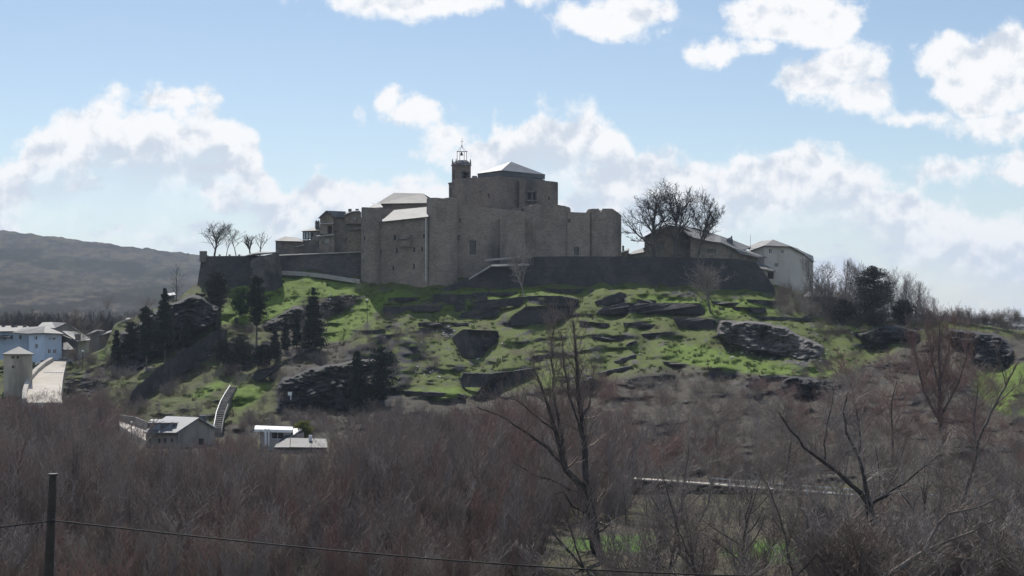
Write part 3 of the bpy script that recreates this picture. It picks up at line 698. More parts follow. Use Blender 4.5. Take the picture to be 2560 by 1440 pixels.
# ------------------------------------------------------------------ rampart below the castle
def top_rp(x, y):
    px = x / y * F + CX
    return ZZ(np.interp(px, [1080,1105,1172,1228,1320,1340,1560,1640,1760,1850,1890,1915,1935], [738,722,697,663,657,642.5,641.5,643.5,645.5,649,655,690,724]), y)
rp = [(1082,385),(1200,386.5),(1340,387.5),(1600,389),(1890,390),(1935,391),(1935,396),(1600,396),(1340,395.5),(1200,395),(1082,391)]
foot = [(XX(a, Y), Y) for a, Y in rp]
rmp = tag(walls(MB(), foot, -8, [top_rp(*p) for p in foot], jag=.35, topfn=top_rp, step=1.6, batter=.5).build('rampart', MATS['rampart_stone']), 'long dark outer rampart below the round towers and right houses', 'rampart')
rs = thing('ramp', 'pale sloping ramp parapet in front of the arched castle doorway', 'ramp', W(1200,690,384))
mb = MB(); mb.slab([W(1172,696,383.2), W(1225,665,383.6), W(1229,661,385.4), W(1176,693,384.6)], .35, down=(0,0,-1)); mb.build('slope_coping', MATS['coping'], rs)
mb = MB(); mb.slab([W(1228,664,383.8), W(1322,661,386), W(1322,658.5,387.6), W(1229,660.5,385.4)], .3, down=(0,0,-1)); mb.build('coping', MATS['coping'], rs)
mb = MB(); mb.slab([W(1212,650,391), W(1285,645,392), W(1300,640,394), W(1225,647,393)], .25, down=(0,0,-1)); mb.build('walkway', MATS['coping'], rs)
# left outer wall and bastion
ow = block('town_wall', [(690,400,640),(905,401,630),(905,403,630),(690,402,640)], -2, None, 'outer_stone', jag=.25)
tag(ow, 'long plain outer wall between the bastion and the left corner tower', 'wall')
mb = MB(); mb.slab([W(698,638,399.2), W(905,628.5,400.2), W(905,628,401.6), W(698,637,401.0)], .22, down=(0,0,-1)); mb.build('coping', MATS['coping'], ow)
pt_ = thing('footpath', 'pale path running down along the foot of the outer wall', 'path', W(800,690,397)); pt_['kind'] = 'structure'
mb = MB()
pp = [(700,677,398),(760,680,398),(820,686.5,397),(858,693,396),(900,699,395)]
for (a, b, Y), (a2, b2, Y2) in zip(pp, pp[1:]):
    mb.slab([W(a, b + 2.2, Y - 2.6), W(a2, b2 + 2.2, Y2 - 2.6), W(a2, b2 - .5, Y2), W(a, b - .5, Y)], .8, down=(0,0,-1))
mb.build('paving', MATS['coping'], pt_)
def top_bs(x, y):
    px = x / y * F + CX
    return ZZ(np.interp(px, [480,500,505,625,640,665,690,700], [660,641,641,641.5,643,640,637,637]), y)
bs = [(505,394),(625,391),(640,388),(690,393),(700,402),(690,410),(505,408)]
foot = [(XX(a, Y), Y) for a, Y in bs]
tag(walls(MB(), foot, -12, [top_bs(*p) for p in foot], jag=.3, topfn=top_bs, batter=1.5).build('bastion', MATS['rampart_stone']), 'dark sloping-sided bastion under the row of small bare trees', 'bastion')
mb = MB(); foot = [(XX(505,394) + 0.4 + .95 * math.cos(t_), 393.6 + .95 * math.sin(t_)) for t_ in (2 * math.pi * k / 10 for k in range(10))]
tag(walls(mb, foot, ZZ(655,394), [ZZ(628,394)] * 10, jag=.4, step=.5).build('sentry_turret', MATS['rubble']), 'small round sentry turret on the bastion corner', 'turret')
for k, a in enumerate((549, 574, 598)):
    c = W(a, 641.5, 392.5); mb = MB(); mb.box(c.x - .16, c.x + .16, c.y - .16, c.y + .16, c.z - .1, c.z + .3); mb.box(c.x - .27, c.x + .27, c.y - .27, c.y + .27, c.z + .3, c.z + .52)
    tag(mb.build('planter_pillar', MATS['rubble']), ('short pillar on the bastion edge beside the tallest bare tree', 'short pillar on the bastion edge, middle one of three', 'short pillar on the bastion edge nearest the houses')[k], 'pillar', 'short pillars along the bastion edge')
# rubble-built corner with lean-to roof
rc = block('ruined_wall', [(627,387,652),(650,385,640),(688,388,634),(702,392,640),(702,396,640),(627,394,645)], 2, None, 'patchy_stone', jag=1.0, batter=.6)
tag(rc, 'patchy rubble wall corner between the bastion and the outer wall', 'wall')
roofpart('roof', [[(610,640,389),(636,634,387),(690,630,389),(700,634,389),(652,629,396),(625,634,396)]], .25, rc, 'slate')

# ------------------------------------------------------------------ church tower
ct = thing('church_tower', 'church bell tower with arched openings and an iron cage, behind the keep', 'church tower', W(1150,500,434))
block('lower_stage', [(1122,434,457),(1134,430,455),(1180,433,456),(1170,440,456)], 5, ct, 'keep_stone', jag=.15, holes={0: [(1125,1129,470,492)], 1: [(1135.5,1141,473,494)]}, depth=.5)
bf = block('belfry', [(1129.5,434,411),(1140,430.6,409),(1177,433.5,411),(1167,439,411)], 30, ct, 'keep_stone', holes={0: [(1132,1137,424,449)], 1: [(1153.5,1172,430,450)]}, depth=1.2)
mb = MB(); pts = [W(1162.7 - 10.3 * math.cos(math.pi * k / 12), 430.5 - 5 * math.sin(math.pi * k / 12), 431.9) for k in range(13)]; mb.tube(pts, .2, 5); mb.build('arch', MATS['keep_stone'], ct)
mb = MB(); mb.slab([W(1127.5,412,433.6), W(1139.5,409,429.8), W(1178.8,412,433), W(1168,411,440)], .35, down=(0,0,-1)); mb.slab([W(1120,457,433.6), W(1134,454.5,429.4), W(1181,457,433), W(1171,456,441)], .4, down=(0,0,-1)); mb.build('cornice', MATS['rubble'], ct)
c_ = [(1131,411,433.6), (1141,408.5,431), (1175.5,411,433.5), (1166,410,438.5)]; u_ = [(1141.5,400.5,434.2), (1146,400,433), (1166.5,400,434.6), (1160,400.5,436.8)]
mid = [((a[0] * .62 + b[0] * .38) , (a[1] * .28 + b[1] * .72) + 1.2, (a[2] + b[2]) / 2) for a, b in zip(c_, u_)]
mb = MB()
for lo, hi in ((c_, mid), (mid, u_)):
    for i in range(4): j = (i + 1) % 4; mb.face([W(*lo[i]), W(*lo[j]), W(*hi[j]), W(*hi[i])])
mb.face([W(*q) for q in u_]); mb.build('roof', MATS['dark_slate'], ct)
for a, b in ((1131.5,433.8),(1140.5,430.6),(1176,433.2)):
    p = W(a, 411, b); mb = MB(); mb.tube([p, p + Vector((0,0,.8)), p + Vector((0,0,1.6))], [.28, .24, .03], 6); mb.build('pinnacle', MATS['keep_stone'], ct)
cg = MB()
for a, Y in ((1143,434),(1149.5,433.2),(1160.5,435.8),(1166.5,434.8)): cg.tube([W(a, 400.5, Y), W(a, 378.5, Y)], .075, 5)
q = [W(1142,378.8,434), W(1150,378.8,433), W(1168,378.8,434.8), W(1160,378.8,436)]; cg.tube(q + [q[0]], .10, 5)
for a, Y in ((1143,434),(1149.5,433.2),(1160.5,435.8),(1166.5,434.8)): cg.tube([W(a, 378.8, Y), W(1154.5, 366, 434.5)], .04, 4)
cage = cg.build('bell_cage', MATS['iron'], ct)
p = W(1154, 380, 434.5); mb = MB(); mb.tube([p, p - Vector((0,0,.25)), p - Vector((0,0,.75)), p - Vector((0,0,.95))], [.1, .26, .36, .5], 10); mb.build('bell', MATS['bronze'], cage)
mb = MB(); mb.tube([W(1154.5,368,434.5), W(1155,345,434.5)], [.07, .04], 5); mb.tube([W(1151.5,354,434.5), W(1158.5,354,434.5)], .05, 4); mb.box(*(lambda v: (v.x - .15, v.x + .15, v.y - .15, v.y + .15, v.z - .15, v.z + .15))(W(1154.7,365,434.5))); mb.build('cross', MATS['iron'], ct)
p = W(1163, 436, 433.6); mb = MB(); mb.tube([p, p - Vector((0,0,.2)), p - Vector((0,0,.7)), p - Vector((0,0,.85))], [.08, .3, .4, .55], 10); mb.build('bell', MATS['bronze'], ct)

# ------------------------------------------------------------------ houses on the left wall
h = thing('stone_house', 'low stone house with a slate roof at the left end of the outer wall', 'house', W(724,636,408))
block('wall', [(704,406,601),(757,407,603),(757,413,603),(704,412,601)], 5, h, 'house_stone', holes={0: [(736,742,614,621)]}, frame=None)
block('side_wall', [(689,405.5,603),(705,405.6,600),(705,409,600),(689,409,603)], 5, h, 'rubble', jag=.5)
roofpart('roof', [[(687.5,601.5,404.8),(759,603.5,406),(742,593.5,410),(712,591,409.5)], [(687.5,601.5,404.8),(712,591,409.5),(700,598,414)], [(712,591,409.5),(742,593.5,410),(757,601,415),(700,600,415)]], .22, h, 'slate')
mb = MB(); mb.slab([W(737,617,405), W(760,612,405.2), W(760,611,406.8), W(737,616,406.6)], .15, down=(0,0,-1)); mb.build('porch_roof', MATS['coping'], h)
g2 = thing('gallery_house', 'house with a glazed corner gallery between the low stone house and the tall house', 'house', W(780,630,410))
block('wall', [(757,407.5,600),(802,407,599),(802,414,599),(757,414,600)], 5, g2, 'house_stone', holes={0: [(790,797,602,608)]})
gb = MB()
for a in (757.5, 764, 771.5, 778): gb.tube([W(a, 600, 406.9), W(a, 578, 406.9)], .1, 4)
for b in (578.5, 597): gb.tube([W(757, b, 406.85), W(779, b, 406.85)], .11, 4)
gl = gb.build('gallery_frame', MATS['dark_wood'], g2)
mb = MB(); mb.slab([W(758,597,407.1), W(778,597,407.1), W(778,578,407.1), W(758,578,407.1)], .04, down=(0,1,0)); mb.build('window', MATS['glass_light'], g2)
mb = MB(); mb.slab([W(757,601,406.7), W(771,601,406.7), W(771,597.5,406.7), W(757,597.5,406.7)], .08, down=(0,1,0)); mb.build('railing', MATS['white_paint'], g2)
block('wall', [(778,407.3,576),(802,407.3,572),(802,413,572),(778,413,576)], ZZ(601,407), g2, 'blue_wall' if 0 else 'grey_wall', holes={0: [(779,784,581,592)]})
roofpart('roof', [[(753.5,577.5,406.2),(803,575.5,406.2),(800,566,411),(786,568,411)], [(753.5,577.5,406.2),(786,568,411),(770,576,414)]], .2, g2, 'slate')
for a in (790.8, 796.2):
    p = W(a, 571, 409); mb = MB(); mb.box(p.x - .28, p.x + .28, p.y - .3, p.y + .3, p.z - 2, ZZ(553,409)); mb.box(p.x - .1, p.x + .1, p.y - .1, p.y + .1, ZZ(553,409), ZZ(550,409)); mb.build('chimney', MATS['rubble'], g2)
h3 = thing('tall_house', 'tall stone house with dormer and balconies beside the left corner tower', 'house', W(850,628,409))
block('wall', [(800,407.6,545),(817.5,406.2,531),(835,406,545),(906,406,545),(906,416,545),(800,416,545)], 5, h3, 'house_stone', holes={2: [(837.5,843.5,578,581)]})
block('gable', [(801,405.8,543),(817.6,405.6,527.5),(834,405.4,541.5),(834,406.3,541.5),(801,406.3,543)], ZZ(557,405.5), h3, 'timber')
bw = block('balcony_wall', [(799.5,404.6,560),(833,404.2,559),(833,406.1,559),(799.5,406.1,560)], ZZ(586,404.5), h3, 'house_stone', holes={0: [(818.5,830,561.5,584)]}, depth=1.2, wm='dark_wood', wnm='shutter')
mb = MB(); mb.slab([W(790,590,404), W(834,585.5,402.8), W(836,584,405.4), W(792,588,406)], .25, down=(0,0,-1)); mb.slab([W(800,559,404.2), W(834,557.5,403.6), W(834,556.5,405.6), W(800,558,405.8)], .18, down=(0,0,-1)); mb.build('balcony', MATS['coping'], h3)
block('lower_wall', [(798,404.4,590),(836,404,588),(836,406,588),(798,406,590)], 5, h3, 'house_stone', holes={0: [(812,816.5,592.5,607),(817.8,822,592.5,607)]}, frame='white_paint')
roofpart('roof', [[(815,526.5,404.8),(864,528.5,406.5),(868,544,404.9),(835,542.5,404.6)], [(815,526.5,404.8),(864,528.5,411),(862,540,417),(800,540,417)], [(795,545,404.8),(816.5,526,404.8),(816.5,526,412),(797,545,412)]], .22, h3, 'slate')
dm = block('dormer', [(862,404.9,536),(880,404.6,529.5),(903,404.9,530),(903,412,530),(862,412,536)], ZZ(560,405), h3, 'house_stone', holes={1: [(882.2,888.5,539,548)]}, jag=.3, frame='white_paint')
roofpart('roof', [[(860,537,404.2),(880,528.3,404),(900,527,404.4),(895,525.5,410),(868,531,410)]], .25, dm, 'slate')
for a in (875, 893): p = W(a, 530, 409); mb = MB(); mb.box(p.x - .4, p.x + .4, p.y - .4, p.y + .4, p.z - 1, p.z + .8); mb.build('chimney', MATS['dark_slate'], h3)
h4 = thing('plank_shed', 'shed of upright weathered planks against the left corner tower', 'shed', W(887,628,403))
mb = MB()
for k in range(15):
    a0 = 868.5 + k * 2.5; a1 = a0 + 2.35; p0, p1 = XX(a0, 403), XX(a1, 403); mb.box(p0, p1, 403 + (k % 3) * .03, 403.1 + (k % 3) * .03, ZZ(630,403), ZZ(574.5 - (k / 15) * 9, 403))
mb.build('planks', MATS['timber'], h4)
block('wall', [(869,403.3,574),(905,403.3,566),(905,406,566),(869,406,574)], 8, h4, 'timber')
for a0, b0, a1, b1 in ((886,577,890,587),(872.5,600,876,607)):
    mb = MB(); mb.slab([W(a0, b1, 402.95), W(a1, b1, 402.95), W(a1, b0, 402.95), W(a0, b0, 402.95)], .04, down=(0,1,0)); mb.build('window', MATS['dark_glass'], h4)
roofpart('roof', [[(866.5,575,402.3),(906,571.5,402.3),(906,563,406),(894,565,406)]], .18, h4, 'slate')

# ------------------------------------------------------------------ houses on the right of the castle
b1 = thing('gabled_house', 'big stone house with a wide gable behind the bare trees', 'house', W(1665,642,418))
block('wall', [(1611,415,594),(1671,414,562),(1695,414,565),(1727,415,583),(1727,430,583),(1611,430,594)], 5, b1, 'house_stone', holes={})
block('facade', [(1612,413.6,597),(1727,413.6,597),(1727,414.2,597),(1612,414.2,597)], 5, b1, 'house_stone', holes={0: [(1644.5,1660,610.5,622.5),(1696.5,1703,628,640)]})
roofpart('roof', [[(1600,597.5,412.8),(1671,558,412.8),(1671,555,430),(1600,597,430)], [(1671,558,412.8),(1695,561,412.8),(1692,558,430),(1671,555,430)], [(1695,561,412.8),(1752,590,412.8),(1752,592,430),(1692,558,430)]], .3, b1, 'slate')
b2 = thing('long_house', 'long stone house whose slate roof descends right of the big gable', 'house', W(1790,645,410))
block('wall', [(1726,409,586),(1745,408.6,598),(1803,408,605),(1893,407,645),(1893,420,640),(1726,420,586)], 5, b2, 'house_stone', holes={1: [(1768,1790,622,632)]})
roofpart('roof', [[(1722,588,407.6),(1746,599.5,407.4),(1803,606,407),(1800,589,416),(1744,571.5,416),(1697,562,416)], [(1803,606,407),(1850,627,406.6),(1878,618,414),(1840,603,416),(1800,589,416)]], .3, b2, 'slate')
roofpart('roof', [[(1838,621,405.5),(1850,632,405),(1897,643.5,405),(1917,642.5,406),(1872,627,410)]], .22, b2, 'slate', 'lower lean-to roof')
p = W(1824, 605, 412); mb = MB(); mb.box(p.x - .8, p.x + .8, p.y - .5, p.y + .5, p.z - 1, ZZ(598,412)); mb.tube([W(1829,598,412), W(1829,590,412)], .2, 6); mb.tube([W(1824.5,598,412), W(1823,594.5,412)], .5, 6); mb.build('chimney', MATS['dark_slate'], b2)
wh = thing('white_house', 'tall pale rendered house with hipped slate roof at the right end of the village', 'house', W(1955,720,414))
block('wall', [(1876,412,628),(1911,408,614.5),(1976,408,615.5),(2010,410,634),(2033,416,653),(2033,426,653),(1876,424,628)], -3, wh, 'white_wall', holes={1: [(1922,1930.5,621.5,633.5),(1953,1960,624,634.5)], 2: [(1980.5,1985.5,627,634)]}, frame='white_paint')
block('wall', [(1909.5,407.7,655),(1909.6,407.6,655),(1912,407.6,655),(1912,407.9,655)], -3, wh, 'white_wall')
mb = MB(); mb.slab([W(1936,666,407.9), W(1945,666,407.9), W(1945,658,407.9), W(1936,658,407.9)], .05, down=(0,1,0)); mb.build('shutter', MATS['grey_wall'], wh)
roofpart('roof', [[(1876,626,411),(1911,613.5,407),(1933,599,412),(1901,603,418),(1866,617,418)], [(1911,613.5,407),(1977,616,407),(1933,599,412)], [(1977,616,407),(2013,636,409.5),(1996,622,417),(1933,599,412)], [(2008,634,409),(2035,655,415),(2033,640,424),(1994,622,418)]], .25, wh, 'slate')
mb = MB(); mb.tube([W(1876,618,413), W(1876,586,413)], .05, 4); mb.build('antenna', MATS['steel'], wh)
sh = thing('lean_to_shed', 'small shed with a sloping roof in front of the pale rendered house', 'shed', W(1920,705,402))
block('wall', [(1898,402,668),(1936,401.5,676),(1936,406,672),(1898,406,660)], -3, sh, 'cream_wall', holes={0: [(1919,1934,680,697)]}, wnm='door', wm='dark_wood')
roofpart('roof', [[(1892,669,401),(1939,679,400.5),(1936,673,405.5),(1893,653,405.5)]], .2, sh, 'slate')
for k, (a0, a1, b0, b1) in enumerate(((1552,1572,621,640),(1570,1611,626,642))):
    o = thing('low_house', ('small low roofed house between the castle and the big gable, half hidden', 'low pale roofed annex touching the left side of the big gabled house')[k], 'house', W(a0, b1, 414))
    block('wall', [(a0,414,b0+8),(a1,414,b0+4),(a1,420,b0+4),(a0,420,b0+8)], 6, o, 'house_stone')
    roofpart('roof', [[(a0 - 2, b0 + 11, 413), (a1, b0 + 4, 413), (a1, b0 - 6 * k - 1, 419), (a0 + 14, b0 + 2, 419)]], .3, o, 'slate')
    if not k: p = W(1558, 628, 415); mb = MB(); mb.box(p.x - .25, p.x + .25, p.y, p.y + .5, p.z - 1, ZZ(614,415)); mb.build('chimney', MATS['dark_slate'], o)
lr = thing('barn', 'low barn with a pale roof half hidden in the dark scrub below the pale house', 'barn', W(2055,745,384))
block('wall', [(2012,384,740),(2102,384,742),(2102,390,742),(2012,390,740)], -4, lr, 'grey_wall'); roofpart('roof', [[(2008,741,383),(2106,743,383),(2098,731,389),(2020,729,389)]], .2, lr, 'slate')

# ------------------------------------------------------------------ village at the lower left
v = thing('cream_tower_house', 'narrow cream house with a small pyramid roof at the road bend', 'house', W(45,985,318))
block('wall', [(9,318,884),(81,318,884),(81,324,884),(9,324,884)], -17, v, 'cream_wall', holes={0: [(28,36,888.5,896.5),(41,48,888.5,897),(29.5,35.5,914,921)]}, frame='timber')
roofpart('roof', [[(5,885,317.4),(86,885,317.4),(47.5,866,321)], [(86,885,317.4),(84,884,324.6),(47.5,866,321)], [(5,885,317.4),(47.5,866,321),(8,884,324.6)]], .2, v, 'slate')
v = thing('blue_grey_house', 'blue-grey three storey house with hipped roof above the road', 'house', W(115,915,350))
block('wall', [(72,351,832),(110,347,831),(154,349,833),(154,360,833),(72,360,832)], -16, v, 'blue_wall', holes={1: [(122,128,843.5,849.5),(131.5,140,843,850),(120,128,873,884),(133,141,873,884)], 0: [(86,94,840,850),(87,95,860,872)]}, frame='white_paint')
mb = MB(); mb.slab([W(118,836.8,347.1)] + [W(118,857,347.1), W(144,857,348.3), W(144,836.8,348.3)], .04, down=(0,-1,0))
roofpart('roof', [[(66,834,350.5),(110,832,345.5),(113,815,353)], [(110,832,345.5),(160,834.5,348),(113,815,353)], [(160,834.5,348),(158,833,361),(113,815,353)], [(30,831,352),(66,834,350.5),(113,815,353),(60,818,358)]], .22, v, 'slate')
for b in (858, 872): pass
v = thing('long_house', 'long bluish house with a pale roof and several chimneys at the far left', 'house', W(20,860,362))
block('wall', [(-60,356,828),(76,358,826),(76,366,826),(-60,366,828)], -20, v, 'blue_wall', holes={0: [(8,14,838,848),(26,32,838,848),(48,54,838,848)]})
roofpart('roof', [[(-64,829,355),(78,827,357),(70,815,362),(-60,813,361)], [(-30,846,354.5),(25,841,355),(22,837,357),(-30,840,357)]], .25, v, 'slate')
for a, b in ((9,812),(33,813),(40,815),(62,813)): p = W(a, b + 8, 361); mb = MB(); mb.box(p.x - .35, p.x + .35, p.y - .4, p.y + .4, p.z - 1, ZZ(b,361)); mb.build('chimney', MATS['dark_slate'], v)
v = thing('gabled_village_house', 'dark stone gabled house behind the blue-grey house, with pale roof', 'house', W(170,835,372))
block('wall', [(125,372,820),(166,370,809),(206,372,834),(206,382,834),(125,382,820)], -20, v, 'grey_wall')
roofpart('roof', [[(92,818,369),(138,820,369),(167,807,369),(130,805,380),(106,806,378)], [(167,807,369),(209,836,371),(205,832,381),(150,806,380)]], .25, v, 'slate')
v = thing('village_house', 'stone house with a white side wall at the top of the road', 'house', W(185,908,356))
block('wall', [(153,357,836),(195,353,856),(195,368,850),(153,368,836)], -18, v, 'grey_wall', holes={0: [(160,166,880,898)]})
block('side_wall', [(195,353.2,856),(222,358,843),(222,366,843),(196,366,852)], -18, v, 'white_wall')
roofpart('roof', [[(155,828,356),(193,853,351.5),(225,850,354),(224,844,360),(196,829,362),(160,827,362)]], .22, v, 'slate')
p = W(195, 846, 354); mb = MB(); mb.box(p.x - .5, p.x + .5, p.y - .5, p.y + .5, p.z - .6, ZZ(835,354)); mb.build('dormer', MATS['dark_slate'], v)
v = thing('outhouse', 'small stone outhouse with a pointed roof between the blue-grey and the stone house', 'outhouse', W(168,905,350))
block('wall', [(153.5,350.2,873),(185,350.2,873),(185,354,873),(153.5,354,873)], -18, v, 'grey_wall')
roofpart('roof', [[(152.5,874,349.5),(187,874,349.5),(168,855,352.5),(154,858,352.5)]], .2, v, 'slate')
v = thing('farther_house', 'low house with two pale roofs right of the village, above the green bank', 'house', W(245,845,384))
block('wall', [(212,384,838),(248,382,826),(280,384,834),(280,392,834),(212,392,838)], -18, v, 'grey_wall')
roofpart('roof', [[(209,840,383),(247,826,381),(262,826,388),(240,824,391),(211,838,391)], [(246,840,381),(283,828,382),(283,824,385),(250,834,386)]], .25, v, 'slate')
v = thing('hillside_house', 'tiny house with bright roofs up the slope among the conifers', 'house', W(325,810,374))
block('wall', [(303,374,806),(343,374,802),(343,380,802),(303,380,806)], -6, v, 'grey_wall', holes={0: [(320,324,800,806)]})
roofpart('roof', [[(301,809,373),(324,808,373),(326,802,377),(306,801,377)], [(314,799,375),(341,799,375),(339,794.5,379),(316,794,379)]], .2, v, 'white_paint' if 0 else 'zinc')
v = thing('ruined_hut', 'pale ruined hut walls on the slope left of the bastion', 'hut', W(428,745,384))
block('wall', [(418,384,738),(436,384,736),(436,388,736),(418,388,738)], -4, v, 'rubble', jag=.8); roofpart('roof', [[(415,739,383.4),(439,737,383.4),(436,731,387),(420,733,387)]], .2, v, 'zinc')
# lower houses at the hill foot
v = thing('dormer_house', 'grey house with two triangular dormers and pale roof at the hill foot', 'house', W(450,1115,264))
block('wall', [(364.5,262,1079),(443.5,260,1080),(497,264,1045.5),(537,268,1068.5),(535,276,1066),(372,274,1060)], -24, v, 'grey_wall', holes={0: [(372,377,1096,1108),(394,401,1096,1108),(409,416,1096,1108),(427,433,1096,1106)], 2: []}, frame='timber')
block('side_wall', [(444.5,259.8,1080),(497,263.7,1046.2),(498,264,1046.2),(446,260.3,1080)], -24, v, 'grey_wall', holes={}); 
mb = MB(); mb.slab([W(497.5,1112,263.7), W(509.5,1112,264.9), W(509.5,1096.5,264.9), W(497.5,1096.5,263.7)], .05, down=(0,-1,0)); mb.build('shutter', MATS['dark_wood'], v)
rf = roofpart('roof', [[(358.5,1081,261),(440,1081.5,259),(498,1043.5,263),(416,1040,270)], [(374,1052,266.5),(402,1052.5,266.5),(405,1048,268.5),(378,1047.5,268.5)], [(498,1043.5,263),(540,1070,267.5),(540,1067,276),(420,1040,272)]], .2, v, 'zinc')
for k, (a0, a1) in enumerate(((372,401),(402,431),(432,446))):
    q = MB(); Yb = 262.5; 
    q.box(XX(a0 + 1, Yb), XX(a1 - 1, Yb), 261.2, 266, ZZ(1072 if k < 2 else 1070, 261), ZZ(1057,261)); o = q.build('dormer', MATS['dark_slate'], v)
    q = MB()
    if k < 2: q.slab([W(a0 + 4,1074,260.6), W(a1,1074,260.4), W(a1,1058,260.9)], .12, down=(0,-1,0)); q.build('gable', MATS['zinc'], o)
p = W(506, 1047, 266); mb = MB(); mb.box(p.x - .55, p.x + .55, p.y - .4, p.y + .5, p.z - 1, ZZ(1038,266)); mb.build('chimney', MATS['dark_slate'], v)
v = thing('white_porch_house', 'white framed house with dark window below the round olive shrub', 'house', W(690,1112,258))
block('wall', [(650,258,1071),(727,258,1072),(727,265,1072),(650,265,1071)], -24, v, 'white_wall', holes={0: [(678,709,1076,1098)]}, frame='white_paint')
mb = MB(); mb.slab([W(636,1073,257), W(731,1075,257), W(732,1067,261), W(638,1063.5,261)], .45, down=(0,0,-1)); mb.build('eaves', MATS['white_paint'], v)
mb = MB(); mb.tube([W(664,1115,257), W(664,1072,257)], .2, 6); mb.build('column', MATS['white_paint'], v); mb = MB(); mb.tube([W(672,1115,257), W(672,1072,257)], .14, 6); mb.build('column', MATS['white_paint'], v)
v = thing('dark_gabled_house', 'house with a dark steep roof between the white house and the plank-roofed shed', 'house', W(720,1118,256))
block('wall', [(690,255,1117),(722,255,1092),(760,256,1080),(760,262,1080),(690,262,1117)], -24, v, 'grey_wall')
roofpart('roof', [[(684,1119,253.6),(700,1113,253.6),(752,1076,256),(755,1070,261),(725,1071,261)]], .25, v, 'dark_slate')
v = thing('plank_roofed_shed', 'long shed with a pale plank roof at the hill foot under the olive shrub', 'shed', W(770,1135,251))
block('wall', [(686,250,1119),(726,250,1117),(815,250,1118),(815,255,1110),(690,255,1110)], -24, v, 'grey_wall', holes={1: [(772,782,1124,1136)]})
roofpart('roof', [[(686,1118,249.4),(724,1118,249.4),(726,1095,253.5),(716,1096,253.5)], [(726,1117.5,249.3),(818,1119,249.3),(818,1097,253.5),(727,1094.5,253.5)]], .16, v, 'slate')
p = W(776,1096,252.5); mb = MB(); mb.box(p.x - .25, p.x + .25, p.y - .2, p.y + .2, p.z - .5, p.z + .5); mb.build('chimney', MATS['white_paint'], v)
# steps with white rail
st = thing('stairway', 'steep stone stairway with a white handrail climbing behind the grey dormer house', 'stairway', W(545,1068,287))
L1 = [(534,1068,286),(541,1030,297),(551,1003,305),(561,985,311),(575,963,318)]
mb = MB()
for i in range(30):
    t_ = i / 30; q = [np.interp(t_, [0,.25,.5,.75,1], [l[k] for l in L1]) for k in range(3)]; p = W(q[0] + 9, q[1] + 2, q[2]); mb.box(p.x - .65, p.x + .65, p.y, p.y + 1.2, p.z - 2.5, p.z)
mb.build('steps', MATS['rubble'], st)
mb = MB(); pts = [W(a, b, Y) for a, b, Y in L1]
mb.tube(pts, .085, 6)
for i_ in range(13):
    t_ = i_ / 12 * 4; j_ = min(3, int(t_)); p_ = pts[j_].lerp(pts[j_ + 1], t_ - j_); mb.tube([p_, p_ - Vector((0, 0, 1.1))], .05, 5)
mb.build('handrail', MATS['white_paint'], st)
mb = MB(); pts = [W(a + 17, b + 6, Y) for a, b, Y in L1[:3]]
for a, b in zip(pts, pts[1:]): mb.slab([a, b, b + Vector((.25,0,0)), a + Vector((.25,0,0))], .6, down=(0,0,-1))
mb.build('side_wall', MATS['coping'], st)

# town far right
for k, (a, b, w_, hh, Y, lb) in enumerate(((2400,806,34,9,560,'low distant house with a long pale roof at the right edge of the hill'), (2476,808,20,8,600,'small distant house among dark bushes in the middle of the far hamlet'), (2510,803,26,9,620,'distant pale house on the rise of the far hamlet'), (2545,815,28,8,580,'distant low house nearest the right edge of the far hamlet'))):
    v = thing('distant_house', lb, 'house', W(a, b + hh, Y), 'houses of the far hamlet')
    block('wall', [(a - w_/2, Y, b), (a + w_/2, Y, b), (a + w_/2, Y + 8, b), (a - w_/2, Y + 8, b)], -12, v, 'white_wall' if k % 2 else 'grey_wall', holes={0: [(a - 3, a, b + 3, b + 5)]})
    roofpart('roof', [[(a - w_/2 - 2, b + 1, Y - 1), (a + w_/2 + 2, b + 1, Y - 1), (a + w_/2, b - 5, Y + 4), (a - w_/2, b - 5, Y + 4)], [(a - w_/2, b - 5, Y + 4), (a + w_/2, b - 5, Y + 4), (a + w_/2 + 2, b + 1, Y + 9), (a - w_/2 - 2, b + 1, Y + 9)]], .3, v, 'slate')

# ------------------------------------------------------------------ small things
def cylinder(mb, c, r, z0, z1, n=8): mb.tube([(c[0], c[1], z0), (c[0], c[1], z1)], r, n)
for k, (a, b) in enumerate(((545,809),(591,806))):
    p = onhill(a, b); mb = MB(); mb.tube([p - Vector((0,0,.4)), p + Vector((0,0,.9)), p + Vector((0,0,1.1))], [.36, .46, .40], 9)
    tag(mb.build('barrel_planter', MATS['dark_wood']), ('dark barrel standing beside the trunk of the pine below the bastion', 'dark barrel standing on the open grass right of the pine trunk')[k], 'barrel', 'dark barrels on the grass')
def lamp(px, py, Y, top, lb):
    p = W(px, py, Y); t = thing('street_lamp', lb, 'street lamp', p); z1 = ZZ(top, Y)
    mb = MB(); mb.tube([p - Vector((0,0,1)), Vector((p.x, p.y, z1))], [.09, .06], 6); mb.build('pole', MATS['iron'], t)
    mb = MB(); mb.tube([(p.x - .05, p.y, z1), (p.x, p.y, z1 + .25), (p.x, p.y, z1 + .4)], [.14, .26, .08], 8); mb.build('lamp_head', MATS['white_paint'], t)
q = onhill(918, 812); lamp(918, 812, q.y, 752, 'thin dark lamp post on the bright green slope by the corner tower')
lamp(329, 1106, 272, 1059, 'thin lamp post beside the pale street left of the dormer house')
lamp(207, 905, 340, 880, 'small lamp post at the roadside bank above the road')
q = onhill(727, 1000); t = thing('floodlight', 'white floodlight on a short post in the dark scrub of the slope', 'floodlight', q)
